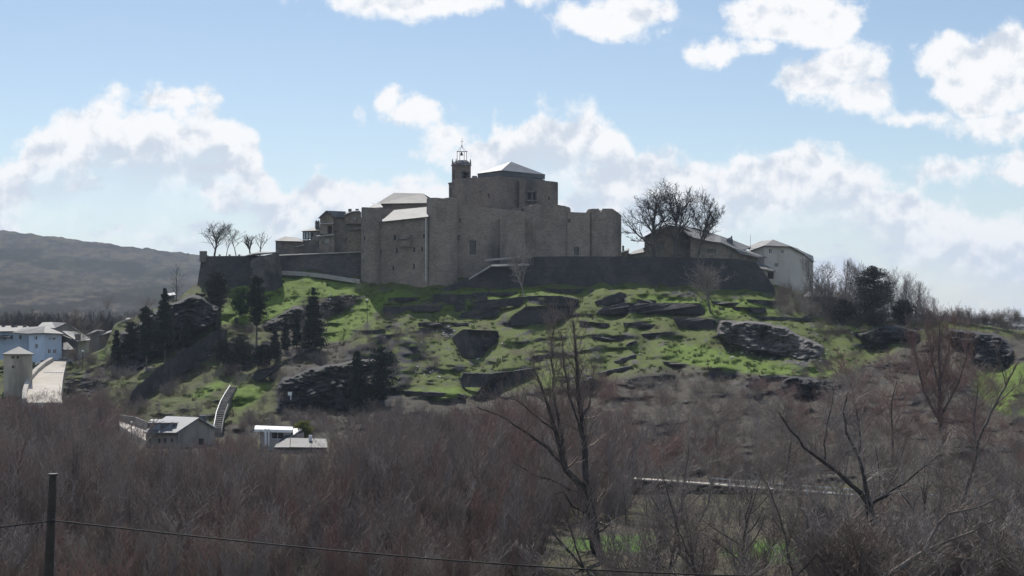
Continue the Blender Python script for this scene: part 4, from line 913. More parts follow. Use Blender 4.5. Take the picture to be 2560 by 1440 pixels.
mb = MB(); cylinder(mb, q, .12, q.z - .5, q.z + 1.0); mb.build('post', MATS['white_paint'], t); mb = MB(); mb.box(q.x - .55, q.x + .2, q.y - .2, q.y + .2, q.z + .9, q.z + 1.6); mb.build('lamp_head', MATS['white_paint'], t)
def car(px, py, Y, rot, m, lb):
    p = W(px, py, Y); t = thing('parked_car', lb, 'car', p, 'cars parked at the top of the road'); c, s_ = math.cos(rot), math.sin(rot)
    def P_(x, y, z): return (p.x + x * c - y * s_, p.y + x * s_ + y * c, p.z + z)
    prof = [(-2.1,.35),(-2.1,.85),(-1.9,.98),(-1.35,1.02),(-.9,1.42),(.5,1.45),(1.15,1.0),(1.95,.85),(2.1,.6),(2.1,.35)]
    mb = MB(); k = len(prof)
    mb.v = [P_(x, -.85 + (.12 if z > 1.1 else 0), z) for x, z in prof] + [P_(x, .85 - (.12 if z > 1.1 else 0), z) for x, z in prof]
    mb.f = [tuple(range(k)), tuple(range(2 * k - 1, k - 1, -1))] + [(i, (i + 1) % k + 0, (i + 1) % k + k, i + k) for i in range(k)]
    mb.build('body', MATS[m], t)
    mb = MB()
    for sy in (-.87, .75): mb.face([P_(*q) for q in ((-1.15, sy, 1.05), (.95, sy, 1.05), (.42, sy * .93, 1.36), (-.82, sy * .93, 1.36))])
    mb.build('window', MATS['dark_glass'], t)
    for x in (-1.35, 1.3):
        for y in (-.8, .8): mb = MB(); mb.tube([P_(x, y - .1, .33), P_(x, y + .1, .33)], .33, 12); mb.build('wheel', MATS['rubber'], t)
car(114, 916, 343, .15, 'car_paint', 'pale car parked at the road edge below the blue-grey house')
car(160, 911, 343, .3, 'grey_paint', 'grey car parked beside the stone outhouse at the road top')
# utility pole and cable in front
up_ = thing('utility_pole', 'dark wooden utility pole carrying the cable above the thicket', 'utility pole', W(122, 1500, 36))
xb, xt = XX(122, 36), XX(132.5, 36)
mb = MB(); mb.tube([(xb - .05, 36, -11.5), (xb, 36, ZZ(1440, 36)), (xt, 36, ZZ(1188, 36))], [.13, .11, .085], 12); mb.build('pole', MATS['bark_dark'], up_)
mb = MB(); mb.tube([(xt, 36, ZZ(1188,36)), (xt, 36, ZZ(1184,36))], [.12, .11], 12); mb.build('cap', MATS['iron'], up_)
mb = MB(); a = W(134, 1302, 35.85); mb.tube([a, a + Vector((0, -.14, 0))], [.05, .04], 8); mb.build('insulator', MATS['iron'], up_)
def sagline(a, b, sag, n=40):
    a, b = Vector(a), Vector(b); return [a.lerp(b, i / n) - Vector((0, 0, sag * 4 * (i / n) * (1 - i / n))) for i in range(n + 1)]
pole_pt = W(134, 1302, 35.7); far_pt = W(2700, 1500, 31); left_pt = W(-600, 1462, 33)
mb = MB(); ca = []
for px in np.linspace(134, 2300, 60):
    py = np.interp(px, [134, 500, 900, 1200, 1500, 1850, 2300], [1302, 1337, 1382, 1408, 1424, 1440, 1452]); ca.append(W(px, py, 35.7 - (px - 134) / 2300 * 3))
k_ = np.polyfit([134, 500, 900, 1500, 1850], [1302, 1340, 1384, 1424, 1440], 3)
ca = [W(px, float(np.polyval(k_, px)) if px > 140 else 1302, 35.7 - (px - 134) / 2300 * 3) for px in np.linspace(134, 1950, 60)]
cb = [W(px, 1302 + (134 - px) * .118 + ((134 - px) / 300) ** 2 * 3, 35.7) for px in np.linspace(134, -500, 16)]
mb.tube(list(reversed(cb)) + ca[1:], .017, 6)
tag(mb.build('power_cable', MATS['iron']), 'thin sagging cable running from the utility pole across the thicket', 'cable')
# ------------------------------------------------------------------ trees: branching skeletons turned into tapered limbs
def unit(v): return v / (np.linalg.norm(v) + 1e-9)
def grow(rs, p, d, L, r, lvl, P, out, trop=None):
    n = 5 if lvl == 0 else 4 if lvl < 3 else 3
    pts = [np.array(p, float)]; rad = [r]; d = unit(np.array(d, float)); tr = P['up'] if trop is None else trop
    for i in range(n):
        d = unit(d + rs.normal(0, P['wig'] * (1 + .35 * lvl), 3) + np.array((0, 0, tr)) / n)
        pts.append(pts[-1] + d * L / n); rad.append(r * (1 - (1 - P['tip']) * (i + 1) / n))
    for i in range(n): out.append((*pts[i], *pts[i + 1], rad[i], rad[i + 1], lvl))
    branch(rs, pts, rad, L, lvl, P, out)
def branch(rs, pts, rad, L, lvl, P, out):
    if lvl >= P['levels']: return
    n = len(pts) - 1; k = P['kids'][min(lvl, len(P['kids']) - 1)]; lo = P['bare'] if lvl == 0 else .15
    k = max(1, int(round(k * rs.uniform(.8, 1.2)))); ph = rs.uniform(0, 6.28)
    for j in range(k):
        t = lo + (1 - lo) * ((j + rs.uniform(0, .9)) / k); x = min(t, .999) * n; i = int(x); f = x - i
        q = pts[i] * (1 - f) + pts[i + 1] * f; d = unit(pts[i + 1] - pts[i]); rr = rad[i] * (1 - f) + rad[i + 1] * f
        a = ph + j * 2.4; u = unit(np.cross(d, (.3, .5, .81) if abs(d[2]) > .9 else (0, 0, 1.))); w = np.cross(d, u)
        ang = P['ang'][min(lvl, len(P['ang']) - 1)] * rs.uniform(.7, 1.25)
        nd = d * math.cos(ang) + (u * math.cos(a) + w * math.sin(a)) * math.sin(ang)
        if j == k - 1 and lvl == 0: nd = d
        nl = L * P['ratio'][min(lvl, len(P['ratio']) - 1)] * (1 - .45 * t * (lvl == 0) * P.get('taper', 1)) * rs.uniform(.75, 1.2)
        grow(rs, q, nd, nl, max(P['rmin'], rr * P['rr']), lvl + 1, P, out)
def prisms(segs, sides=3):
    s = np.asarray(segs, float); p0, p1, r0, r1 = s[:, :3], s[:, 3:6], s[:, 6], s[:, 7]
    d = p1 - p0; d /= np.linalg.norm(d, axis=1, keepdims=True) + 1e-9
    ref = np.where(np.abs(d[:, 2:3]) > .9, np.array([[1., 0, 0]]), np.array([[0, 0, 1.]])); u = np.cross(d, ref); u /= np.linalg.norm(u, axis=1, keepdims=True); w = np.cross(d, u)
    a = np.arange(sides) * 2 * np.pi / sides; c = (u[:, None] * np.cos(a)[None, :, None] + w[:, None] * np.sin(a)[None, :, None])
    A = p0[:, None] + c * r0[:, None, None]; B_ = p1[:, None] + c * r1[:, None, None]
    v = np.concatenate([A, B_], 1).reshape(-1, 3); b = np.arange(len(s))[:, None] * 2 * sides; k = np.arange(sides)[None]; k2 = (k + 1) % sides
    f = np.stack([b + k, b + k2, b + k2 + sides, b + k + sides], -1).reshape(-1, 4)
    return v, f
PAR = {
 'round':  dict(levels=5, kids=[9,6,5,4,3], ang=[.55,.6,.6,.6,.6], ratio=[.62,.58,.55,.55,.5], bare=.28, up=.35, wig=.09, tip=.45, rr=.62, rmin=.036),
 'pollard':dict(levels=3, kids=[9,5,4], ang=[.55,.5,.5], ratio=[.85,.45,.45], bare=.5, up=.55, wig=.06, tip=.6, rr=.45, rmin=.022),
 'poplar': dict(levels=3, kids=[24,6,3], ang=[.38,.4,.5], ratio=[.34,.42,.4], bare=.08, up=.5, wig=.03, tip=.15, rr=.4, rmin=.02, taper=1.2),
 'sapling':dict(levels=3, kids=[13,5,3], ang=[.34,.36,.45], ratio=[.42,.45,.5], bare=.06, up=.9, wig=.05, tip=.25, rr=.42, rmin=.013),
 'bush':   dict(levels=2, kids=[6,4], ang=[.6,.6], ratio=[.6,.5], bare=.1, up=.2, wig=.16, tip=.35, rr=.6, rmin=.014),
}
def skeleton(kind, h, r, seed, stems=1, lean=0, **over):
    P = dict(PAR[kind], **over); rs = np.random.default_rng(seed); out = []
    for k in range(stems):
        a = rs.uniform(0, 6.28); sp = (.12 + .35 * rs.random()) * (stems > 1) * over.get('spread', 1); 
        grow(rs, (rs.normal(0, .25) * (stems > 1), rs.normal(0, .25) * (stems > 1), -.6), (math.cos(a) * sp + lean, math.sin(a) * sp, 1), h * (P.get('trunk', .62)) * (rs.uniform(.75, 1) if stems > 1 else 1), r * (1 if stems == 1 else .7), 0, P, out, trop=P.get('up0', .1))
    s = np.array(out); top = s[:, 5].max(); k = h / top; s[:, :6] *= np.array((1, 1, k, 1, 1, k)); return s
def fitw(s, w):
    """scale a skeleton sideways to crown width w"""
    ex = np.percentile(np.abs(s[:, 3]), 97) * 2; k = w / max(ex, .1); s = s.copy(); s[:, [0, 1, 3, 4]] *= k; return s
def treeobj(name, s, loc, label, cat, group, m_t, m_b, split=1, parts=('trunk', 'branches')):
    t = thing(name, label, cat, loc, group); off = s[:, :6]
    for nm, sel, sd_, m in ((parts[0], s[:, 8] <= split, 6, m_t), (parts[1], s[:, 8] > split, 3, m_b)):
        if not sel.any(): continue
        v, f = prisms(s[sel], sd_); me = npmesh(nm, v, f, MATS[m]); o = bpy.data.objects.new(nm, me); LINK(o); o.parent = t
    return t
def copy_tree(t, loc, rz, sc, label, group=None):
    c = t.copy(); LINK(c); c.location = loc; c.rotation_euler = (0, 0, rz); c.scale = sc; c['label'] = label
    if group: c['group'] = group
    for ch in t.children:
        d = ch.copy(); LINK(d); d.parent = c
    return c

# three big bare trees beside the castle
GB = 'big bare trees beside the castle'
s = fitw(skeleton('round', 20.5, .62, 11, lean=-.04, trunk=.5), 15.0); treeobj('bare_tree', s, W(1636, 646, 404), 'big bare tree nearest the castle, with a low branch reaching left', 'tree', GB, 'bark', 'twig_dark')
s = fitw(skeleton('round', 21, .58, 12, trunk=.5), 14.5); treeobj('bare_tree', s, W(1682, 646, 406), 'tallest bare tree in the middle in front of the big gable', 'tree', GB, 'bark', 'twig_dark')
s = fitw(skeleton('round', 17.5, .36, 16, lean=.08, trunk=.5), 11); treeobj('bare_tree', s, W(1742, 648, 404), 'slimmer bare tree on the right, before the long slate roof', 'tree', GB, 'bark', 'twig_dark')
# pollarded trees on the bastion
GP_ = 'pollarded bare trees on the bastion'
for k, (a, top_, w_, r_, lb) in enumerate(((536,546,7.4,.30,'tallest bare tree on the bastion with a thick trunk and bushy twigs'), (565,568,5.2,.13,'slim bare tree on the bastion, right of the thick trunked one'),
        (593,560,6.2,.15,'slim bare tree with a wide fan of shoots in the middle of the bastion row'), (626,583,3.6,.25,'short knobbly bare tree at the lean-to roof end of the bastion'), (649,578,3.8,.2,'last pollarded bare tree, rising over the rubble corner roof'))):
    h_ = (642 - top_) * .1; s = fitw(skeleton(('round','sapling','sapling','pollard','pollard')[k], h_, r_, 30 + k, trunk=(.55,.6,.62,.42,.5)[k], kids=([9,6,5,3],[8,5,4],[10,5,4],[13,6,4],[7,6,4])[k], levels=4 if k == 0 else 3, bare=.35 if k < 3 else .5, rmin=.026), w_)
    treeobj('pollard_tree', s, W(a, 643 if k < 3 else 640, 398), lb, 'tree', GP_, 'bark', 'twig_dark')
# single bare trees on the slope
q = onhill(1309, 742, -1); s = fitw(skeleton('round', 15.5, .22, 41, trunk=.6, levels=4, kids=[10,6,4,3], bare=.22), 8.2); treeobj('bare_tree', s, q, 'slender pale bare tree standing on the terrace in front of the curtain wall', 'tree', None, 'bark_pale', 'twig_grey', split=0)
q = onhill(1778, 780, -1); s = fitw(skeleton('round', 13, .28, 43, trunk=.6, levels=4, kids=[12,7,4,3], bare=.3), 9.5); treeobj('bare_tree', s, q, 'grey twiggy tree with a dark trunk before the right end of the rampart', 'tree', None, 'bark', 'twig_grey', split=0)
q = onhill(441, 755, -1); s = fitw(skeleton('poplar', 9.5, .14, 45), 3.5); treeobj('bare_tree', s, q, 'thin upright bare tree against the far hillside left of the bastion', 'tree', None, 'bark', 'twig_dark')
q = onhill(900, 725, -2); s = fitw(skeleton('bush', 3.6, .12, 46, kids=[14,7]), 4.2); treeobj('bare_bush', s, q, 'tangled pale bare bush at the foot of the left corner tower', 'bush', None, 'bark_pale', 'twig_grey')

# evergreen crowns: leaf-sized faces on drooping sprays
def leafquads(c, nrm_jit, size, rs):
    n = len(c); a = rs.normal(0, 1, (n, 3)); a /= np.linalg.norm(a, axis=1, keepdims=True); b = np.cross(a, rs.normal(0, 1, (n, 3))); b /= np.linalg.norm(b, axis=1, keepdims=True)
    s = size * rs.uniform(.5, 1.2, (n, 1)); a = a * s; b = b * s * .55
    v = np.stack([c - a - b, c + a - b, c + a + b, c - a + b], 1).reshape(-1, 3); f = np.arange(4 * n).reshape(-1, 4); return v, f
def conifer(px, bpy_, tpy, wpx, label, seed, group=None, bare=.1, m='needles', shape='cone', dens=1.0, name='conifer', loc=None, cat='tree'):
    q = loc or onhill(px, bpy_, -.8); Y = q.y; h = (bpy_ - tpy) * Y / F; w = wpx * Y / F / 2; rs = np.random.default_rng(seed)
    t = thing(name, label, cat, q, group); cs = []; tr = [(0,0,-.5,.1,.05,h*.5,.035*h*.45,.02*h*.5,0),(.1,.05,h*.5,0,0,h*.96,.02*h*.5,.02,0)]
    nb = int(70 * (1 + h / 12))
    for k in range(nb):
        f = bare + (1 - bare) * rs.random() ** (.8 if shape == 'cone' else 1); z = f * h
        if shape == 'cone': rad = w * (1 - (f - bare) / (1 - bare)) ** .75 * rs.uniform(.55, 1.12) + .15
        elif shape == 'column': rad = w * min(1, (1 - f) * 3.2) ** .6 * min(1, (f - bare + .1) * 5) * rs.uniform(.5, 1.1)
        else: e = (f - bare) / (1 - bare) * 2 - 1; rad = w * math.sqrt(max(.02, 1 - e * e * .92)) * rs.uniform(.35, 1.12)
        a = rs.uniform(0, 6.28); n = int((14 + rad * 24) * dens); u = rs.random(n) ** .6
        droop = -.22 * rad if shape == 'cone' else rs.uniform(-.1, .35) * rad
        x = np.cos(a) * rad * u; y = np.sin(a) * rad * u; zz = z + droop * u
        wd_ = (.12 + .24 * rad * (1 - u * .4)); cs.append(np.stack([x + rs.normal(0, 1, n) * wd_ * .8, y + rs.normal(0, 1, n) * wd_ * .8, zz + rs.normal(0, 1, n) * wd_ * .45], 1))
        tr.append((0, 0, z, math.cos(a) * rad * .8, math.sin(a) * rad * .8, z + droop * .8, .05, .015, 1))
    v, f = prisms(tr, 5); o = bpy.data.objects.new('trunk', npmesh('trunk', v, f, MATS['bark'])); LINK(o); o.parent = t
    v, f = leafquads(np.concatenate(cs), 0, .155 if h > 5 else .13, rs); o = bpy.data.objects.new('crown', npmesh('crown', v, f, MATS[m])); LINK(o); o.parent = t
    return t
GC = 'conifers on the slope below the bastion'
conifer(541, 818, 681, 62, 'pine with a rounded crown and bare lower trunk directly under the bastion', 51, GC, .34, 'needles_soft', 'oval', 1.5)
conifer(641, 864, 692, 56, 'tall pine with a long bare trunk right of the round crowned pine', 52, GC, .30, 'needles', 'oval', 1.3)
conifer(784, 872, 720, 70, 'dense black-green spire-shaped conifer, the darkest beside the bright slope', 53, GC, .02, 'needles', 'cone', 1.6)
conifer(741, 868, 788, 24, 'narrow small conifer touching the left side of the dark spire', 54, GC, .08, 'needles', 'cone', 1.2)
conifer(714, 880, 803, 24, 'narrow small conifer, middle one of the row of three', 55, GC, .1, 'needles_soft', 'cone', 1.2)
conifer(687, 907, 822, 34, 'small conifer with visible trunk at the left end of the row of three', 56, GC, .15, 'needles_soft', 'cone', 1.2)
conifer(412, 908, 722, 60, 'tall dark conifer rising against the far hillside', 57, GC, .2, 'needles', 'cone', 1.2)
conifer(366, 918, 768, 48, 'broad dark conifer left of the tall one on the lower slope', 58, GC, .2, 'needles', 'oval', 1.2)
conifer(330, 905, 805, 40, 'lowest dark conifer at the left flank of the hill', 59, GC, .12, 'needles_soft', 'oval', 1.2)
conifer(604, 930, 838, 62, 'wide grey-green tree among the shadows in the middle of the slope', 60, GC, .2, 'needles_soft', 'oval', 1.0)
conifer(556, 915, 850, 50, 'small rounded grey-green tree beside the wide one', 61, GC, .2, 'needles_soft', 'oval', 1.0)
conifer(466, 880, 790, 30, 'slim conifer on the sunny bank between the tall dark one and the bastion', 71, GC, .15, 'needles', 'cone', 1.2)
conifer(292, 905, 826, 26, 'slim leftmost conifer beside the far roofs', 72, GC, .12, 'needles', 'cone', 1.2)
conifer(815, 1010, 925, 40, 'low dark conifer in front of the large shaded rock face', 73, GC, .1, 'needles', 'cone', 1.2)
conifer(893, 1020, 878, 66, 'dark ragged conifer in the deep shade under the brown cliff', 62, GC, .1, 'needles', 'cone', 1.2)
conifer(952, 1012, 868, 84, 'broad dark conifer at the right side of the shaded hollow', 63, GC, .1, 'needles', 'oval', 1.0)
conifer(500, 800, 735, 46, 'dark bush-like conifer at the foot of the bastion corner', 64, GC, .1, 'needles', 'oval', 1.0)
conifer(660, 925, 862, 44, 'small dark tree below the long bare trunk of the tall pine', 65, GC, .1, 'needles', 'oval', 1.0)
conifer(604, 790, 716, 60, 'leafy green shrub on the shadow edge of the bright grass', 66, None, .05, 'leaf_green', 'oval', 1.2, 'green_shrub', cat='shrub')
conifer(758, 1096, 1052, 44, 'round yellow-green shrub above the plank-roofed shed', 67, None, .15, 'leaf_olive', 'oval', 1.8, 'olive_shrub', loc=W(758, 1100, 262), cat='shrub')
conifer(2185, 816, 668, 96, 'dense dark evergreen in the middle of the leafless trees right of the village', 68, None, .02, 'needles_brown', 'oval', 1.3)
conifer(2112, 806, 752, 62, 'low dark evergreen bush beside the half hidden barn', 69, None, .03, 'needles_brown', 'oval', 1.3)
conifer(2258, 806, 752, 54, 'low dark evergreen bush right of the dense evergreen', 70, None, .03, 'needles_brown', 'oval', 1.2)

# leafless trees right of the village: one built, the rest copied
GR = 'leafless trees at the right shoulder of the hill'
protos = []
for k in range(4):
    s = fitw(skeleton('poplar' if k % 2 else 'sapling', 14, .15, 80 + k, kids=[26,8,4] if k % 2 else [20,8,5], rmin=.026), 4.8 + k)
    protos.append(s)
rs = np.random.default_rng(5); made = {}
spots = [(2042,635),(2052,650),(2066,664),(2082,650),(2100,640),(2118,652),(2134,648),(2150,662),(2166,655),(2176,668),(2212,662),(2226,672),(2240,668),(2256,676),(2268,690),(2280,684),(2292,700),(2302,712),(2312,716),(2322,735),(2334,742),(2346,768),(2128,690),(2090,700),(2200,700),(2236,720),(2274,740),(2310,760),(2060,700),(2330,770),(2030,690),(2142,672),(2160,690),(2175,720),(2205,690),(2218,735),(2248,700),(2264,745),(2288,745),(2298,760),(2085,725),(2108,715),(2126,735),(2150,730),(2320,778),(2340,785),(2356,788)]
for k, (a, tpy) in enumerate(spots):
    Y = 382 - (k % 5) * 1.6; bpy_ = 812; h = (bpy_ - tpy) * Y / F; i = k % 4; sc = h / 14; lc = W(a, bpy_, Y)
    lb = 'leafless grey-brown tree in the dense row at the right shoulder of the hill'
    if i not in made: made[i] = treeobj('leafless_tree', protos[i], lc, lb, 'tree', GR, 'bark', 'twig_grey', split=0); made[i].scale = (sc, sc, sc)
    else: copy_tree(made[i], lc, rs.uniform(0, 6), (sc, sc, sc), lb)

# ------------------------------------------------------------------ stuff: brushwood, scrub, far wood, stones
COLL = {}
def bake(name, protos, place, m, label, sides=3):
    """one object: points that carry copies of a few skeletons. place: rows (x, y, z, scale, rot, proto, widthfactor)"""
    key = (id(protos), m)
    if key not in COLL:
        cl = bpy.data.collections.new('growth'); COLL[key] = cl
        for i, p in enumerate(protos):
            v, f = prisms(p, sides); cl.objects.link(bpy.data.objects.new('growth_%02d' % i, npmesh('growth', v, f, MATS[m])))
    pl = np.array(place, float); me = bpy.data.meshes.new(name); me.vertices.add(len(pl)); me.vertices.foreach_set('co', pl[:, :3].astype(np.float32).ravel())
    sc = np.stack([pl[:, 3] * pl[:, 6], pl[:, 3] * pl[:, 6], pl[:, 3]], 1).astype(np.float32)
    ro = np.zeros((len(pl), 3), np.float32); ro[:, 2] = pl[:, 4]
    me.attributes.new('sc', 'FLOAT_VECTOR', 'POINT').data.foreach_set('vector', sc.ravel()); me.attributes.new('ro', 'FLOAT_VECTOR', 'POINT').data.foreach_set('vector', ro.ravel())
    me.attributes.new('ix', 'INT', 'POINT').data.foreach_set('value', pl[:, 5].astype(np.int32))
    ob = bpy.data.objects.new(name, me); LINK(ob)
    ng = bpy.data.node_groups.new(name, 'GeometryNodeTree'); ng.interface.new_socket('Geometry', in_out='INPUT', socket_type='NodeSocketGeometry'); ng.interface.new_socket('Geometry', in_out='OUTPUT', socket_type='NodeSocketGeometry')
    N = ng.nodes.new; gi, go, ip, ci = N('NodeGroupInput'), N('NodeGroupOutput'), N('GeometryNodeInstanceOnPoints'), N('GeometryNodeCollectionInfo')
    ci.inputs['Collection'].default_value = COLL[key]; ci.inputs['Separate Children'].default_value = True; ci.inputs['Reset Children'].default_value = True
    def at(n, ty): q = N('GeometryNodeInputNamedAttribute'); q.data_type = ty; q.inputs['Name'].default_value = n; return q.outputs['Attribute']
    L = ng.links.new; L(gi.outputs[0], ip.inputs['Points']); L(ci.outputs[0], ip.inputs['Instance']); ip.inputs['Pick Instance'].default_value = True
    L(at('ix', 'INT'), ip.inputs['Instance Index']); L(at('ro', 'FLOAT_VECTOR'), ip.inputs['Rotation']); L(at('sc', 'FLOAT_VECTOR'), ip.inputs['Scale']); L(ip.outputs[0], go.inputs[0])
    md_ = ob.modifiers.new('growth', 'NODES'); md_.node_group = ng
    return tag(ob, label, kind='stuff')
sap = [fitw(skeleton('sapling', 10, .095, 200 + k, stems=1 + k % 3, kids=[13,5,3], rmin=.024), 3.4 + (k % 3)) for k in range(8)]
OUT = [(-200,980),(0,990),(60,998),(160,1005),(230,1040),(300,1070),(330,1100),(360,1106),(530,1106),(550,1080),(620,1075),(645,1104),(690,1122),(815,1112),(840,1085),(900,1085),(960,1030),(1080,1015),(1250,1010),(1330,1000),(1480,1010),(1700,1020),(2700,1060)]
rs = np.random.default_rng(77); PL = {'brown': [], 'red': [], 'grey': []}
def gz_at(px, Y): return float(floorz(np.array(XX(px, Y)), np.array(Y)))
for k in range(1250):
    Y = 128 + 130 * rs.random() ** .9; px = rs.uniform(-180, 1400) if k % 9 else rs.uniform(1420, 1560)
    if px > 1380 and Y < 158: continue
    if 205 < px < 252 and 150 < Y < 182 and rs.random() < .8: continue
    z = gz_at(px, Y); op = float(interp(OUT, px, 1)) + rs.exponential(14)
    hmax = ZZ(op, Y) - z; h = min(rs.uniform(6, 11.5), hmax) if Y > 175 else min(rs.uniform(5, 10), hmax)
    if h < 2.5: continue
    red = fbm2(np.array(px / 260.), np.array(Y / 40.), 3, 5); key = 'red' if red > .56 and rs.random() < .6 else ('grey' if rs.random() < .22 else 'brown')
    PL[key].append((XX(px, Y), Y, z, h / 10, rs.uniform(0, 6.28), rs.integers(8), rs.uniform(.9, 1.5)))
# right hand slope and riverside
rb = [fitw(skeleton('bush', 4, .05, 230 + k, stems=7, levels=3, kids=[5,4,4], rmin=.014), 4.5) for k in range(5)]
for k in range(330):       # the back edge of the thicket, tight against the hill foot
    px = rs.uniform(-180, 1350); Y = rs.uniform(232, 262) - 6 * (360 < px < 820); z = gz_at(px, Y); op = float(interp(OUT, px, 1)) + rs.exponential(7); h = min(12.5, ZZ(op, Y) - z)
    if h < 1.5: continue
    PL['red' if fbm2(np.array(px / 260.), np.array(Y / 40.), 3, 5) > .55 else 'brown'].append((XX(px, Y), Y, z, h / 10, rs.uniform(0, 6.28), rs.integers(8), rs.uniform(1.1, 1.9)))
for k in range(800):       # low growth between the stems
    px = rs.uniform(-180, 1345); Y = rs.uniform(112, 175); z = gz_at(px, Y); PL[('brown', 'brown', 'red', 'grey')[rs.integers(4)]].append((XX(px, Y), Y, z, rs.uniform(.3, .65), rs.uniform(0, 6.28), rs.integers(8), rs.uniform(1.0, 1.7)))
for k in range(300):       # tangle of nearer crowns on the right
    px = rs.uniform(1560, 2680); Y = rs.uniform(102, 130)
    if px < 2090 and rs.random() < .9: continue
    z = gz_at(px, Y); PL['grey' if rs.random() < .6 else 'brown'].append((XX(px, Y), Y, z, min(rs.uniform(.4, .85), max(.15, (ZZ(1272, Y) - z) / 10)) if px < 2460 and rs.random() < .8 else rs.uniform(.4, .85), rs.uniform(0, 6.28), rs.integers(8), rs.uniform(1.5, 2.3)))
for k in range(620):
    px = rs.uniform(1330, 2680); Y = rs.uniform(120, 206)
    if Y < 156 and px < 2080 and rs.random() < .93: continue
    if 180 < Y < 200 and 1480 < px < 2480 and rs.random() < .93: continue
    z = gz_at(px, Y); h = rs.uniform(2.5, 6.5)
    if 1560 < px < 2460 and Y < 192 and rs.random() < .85: h = min(h, max(1, ZZ(1262, Y) - z))
    PL['grey' if rs.random() < .5 else 'brown'].append((XX(px, Y), Y, z, h / 10, rs.uniform(0, 6.28), rs.integers(8), rs.uniform(1.2, 2)))
bake('brushwood', sap, PL['brown'], 'twig_brown', 'dense brown brushwood of bare saplings filling the valley floor')
bake('brushwood', sap, PL['red'], 'twig_red', 'reddish patches of bare brushwood on the valley floor')
bake('brushwood', sap, PL['grey'], 'twig_grey', 'pale grey stems scattered through the valley brushwood')
SC = {'b': [], 'g': [], 'r': []}
for k in range(1500):
    if k < 900: px, py = rs.uniform(1250, 2660), rs.uniform(0, 1); lo = np.interp(px, [1250,1500,1900,2150,2300,2660], [1010,960,955,880,860,1000]); py = lo + (1190 - lo) * py ** .8
    elif k < 1250: px, py = rs.uniform(170, 1080), rs.uniform(760, 1085)
    else: px, py = rs.uniform(2000, 2700), rs.uniform(790, 860) if rs.random() < .5 else rs.uniform(790, 812)
    if k >= 900 and k < 1250:
        j = int((px + 160) / 4); r_ = int(np.interp(-py, -PY[:, j], np.arange(NR)))
        if B[r_, j] > .25 or py > float(bp[j]) - 2 or (525 < px < 590 and 960 < py < 1075): continue
    if k >= 1250 and (px < 2040): continue
    q = onhill(px, min(py, 1195), 0); s_ = rs.uniform(.25, .9) if k < 900 else rs.uniform(.3, .8)
    SC['r' if (k < 900 and fbm2(np.array(px / 120.), np.array(py / 60.), 2, 3) > .55) else 'g' if rs.random() < .35 else 'b'].append((q.x, q.y, q.z - .2, s_, rs.uniform(0, 6.28), rs.integers(5), rs.uniform(.9, 1.4)))
for k in range(110):
    px = rs.uniform(-160, 345); py = rs.uniform(1030, 1084); q = onhill(px, py); SC['b' if k % 3 else 'r'].append((q.x, q.y, q.z - .2, rs.uniform(.8, 1.5), rs.uniform(0, 6.28), rs.integers(5), .9))
for k in range(150):
    px = rs.uniform(540, 1010) if k % 2 else rs.uniform(170, 360); py = rs.uniform(1045, 1084) if k % 2 else rs.uniform(990, 1084)
    if 525 < px < 600: continue
    q = onhill(px, py); SC['b' if k % 3 else 'g'].append((q.x, q.y, q.z - .2, rs.uniform(.35, .9), rs.uniform(0, 6.28), rs.integers(5), 1))
for k in range(34):
    px = rs.uniform(40, 200); py = rs.uniform(1012, 1050); q = onhill(px, py); SC['r' if k % 2 else 'b'].append((q.x, q.y - 3, q.z - .2, rs.uniform(.7, 1.15), rs.uniform(0, 6.28), rs.integers(5), .8))
for k in range(60):
    px = rs.uniform(1945, 2110); py = rs.uniform(735, 790); q = onhill(px, py); SC['b' if k % 2 else 'g'].append((q.x, q.y, q.z - .2, rs.uniform(.6, 1.1), rs.uniform(0, 6.28), rs.integers(5), .9))
bake('hillside_scrub', rb, SC['b'], 'twig_brown', 'brown leafless scrub scattered over the lower hill slope')
bake('hillside_scrub', rb, SC['g'], 'twig_grey', 'grey leafless scrub scattered over the hill slope')
bake('hillside_scrub', rb, SC['r'], 'twig_red', 'reddish leafless scrub on the right hand slope')
# wood at the foot of the far hillside
fw = []
for k in range(420):
    px = rs.uniform(-200, 480); Y = rs.uniform(395, 520); top_ = rs.uniform(770, 812); z = ZZ(862, Y) ; h = ZZ(top_ + (Y < 430) * 20, Y) - z
    if px < 300 and Y < 400: continue
    fw.append((XX(px, Y), Y, z, h / 10, rs.uniform(0, 6.28), rs.integers(8), rs.uniform(1.0, 1.8)))
for k in range(160):
    px = rs.uniform(2380, 2760); Y = rs.uniform(470, 620); b_ = np.interp(px, [2380, 2700], [818, 820]); fw.append((XX(px, Y), Y, ZZ(b_ + 8, Y), rs.uniform(.10, .22), rs.uniform(0, 6.28), rs.integers(8), 2))
bake('far_wood', sap, fw, 'twig_dark', 'dark leafless wood at the foot of the far hillside')
# stones
def rock(rs):
    v = rs.normal(0, 1, (9, 3)); v /= np.linalg.norm(v, axis=1, keepdims=True); return v * np.array((1, .8, .55))
import bmesh
bmr = bmesh.new()
for k in range(650):
    if k < 380:
        pol = WALLS[[3,4,19,19,19,20,21,11,26,28,30,19,22][rs.integers(13)]]; x0, x1 = min(p[0] for p in pol), max(p[0] for p in pol); y0, y1 = min(p[1] for p in pol), max(p[1] for p in pol); px, py = rs.uniform(x0 - 12, x1 + 12), rs.uniform(y0 - 3, y1 + 12)
    else: px, py = rs.uniform(960, 2300), rs.uniform(750, 960)
    q = onhill(px, py, -.1); s_ = rs.uniform(.12, .42) * (1 if k < 380 else .7)
    vs = [bmr.verts.new(q + Vector(tuple(v * s_ * 1.3))) for v in rock(rs)]
    r_ = bmesh.ops.convex_hull(bmr, input=vs); bmesh.ops.delete(bmr, geom=[e for e in r_['geom_interior'] if isinstance(e, bmesh.types.BMVert)], context='VERTS')
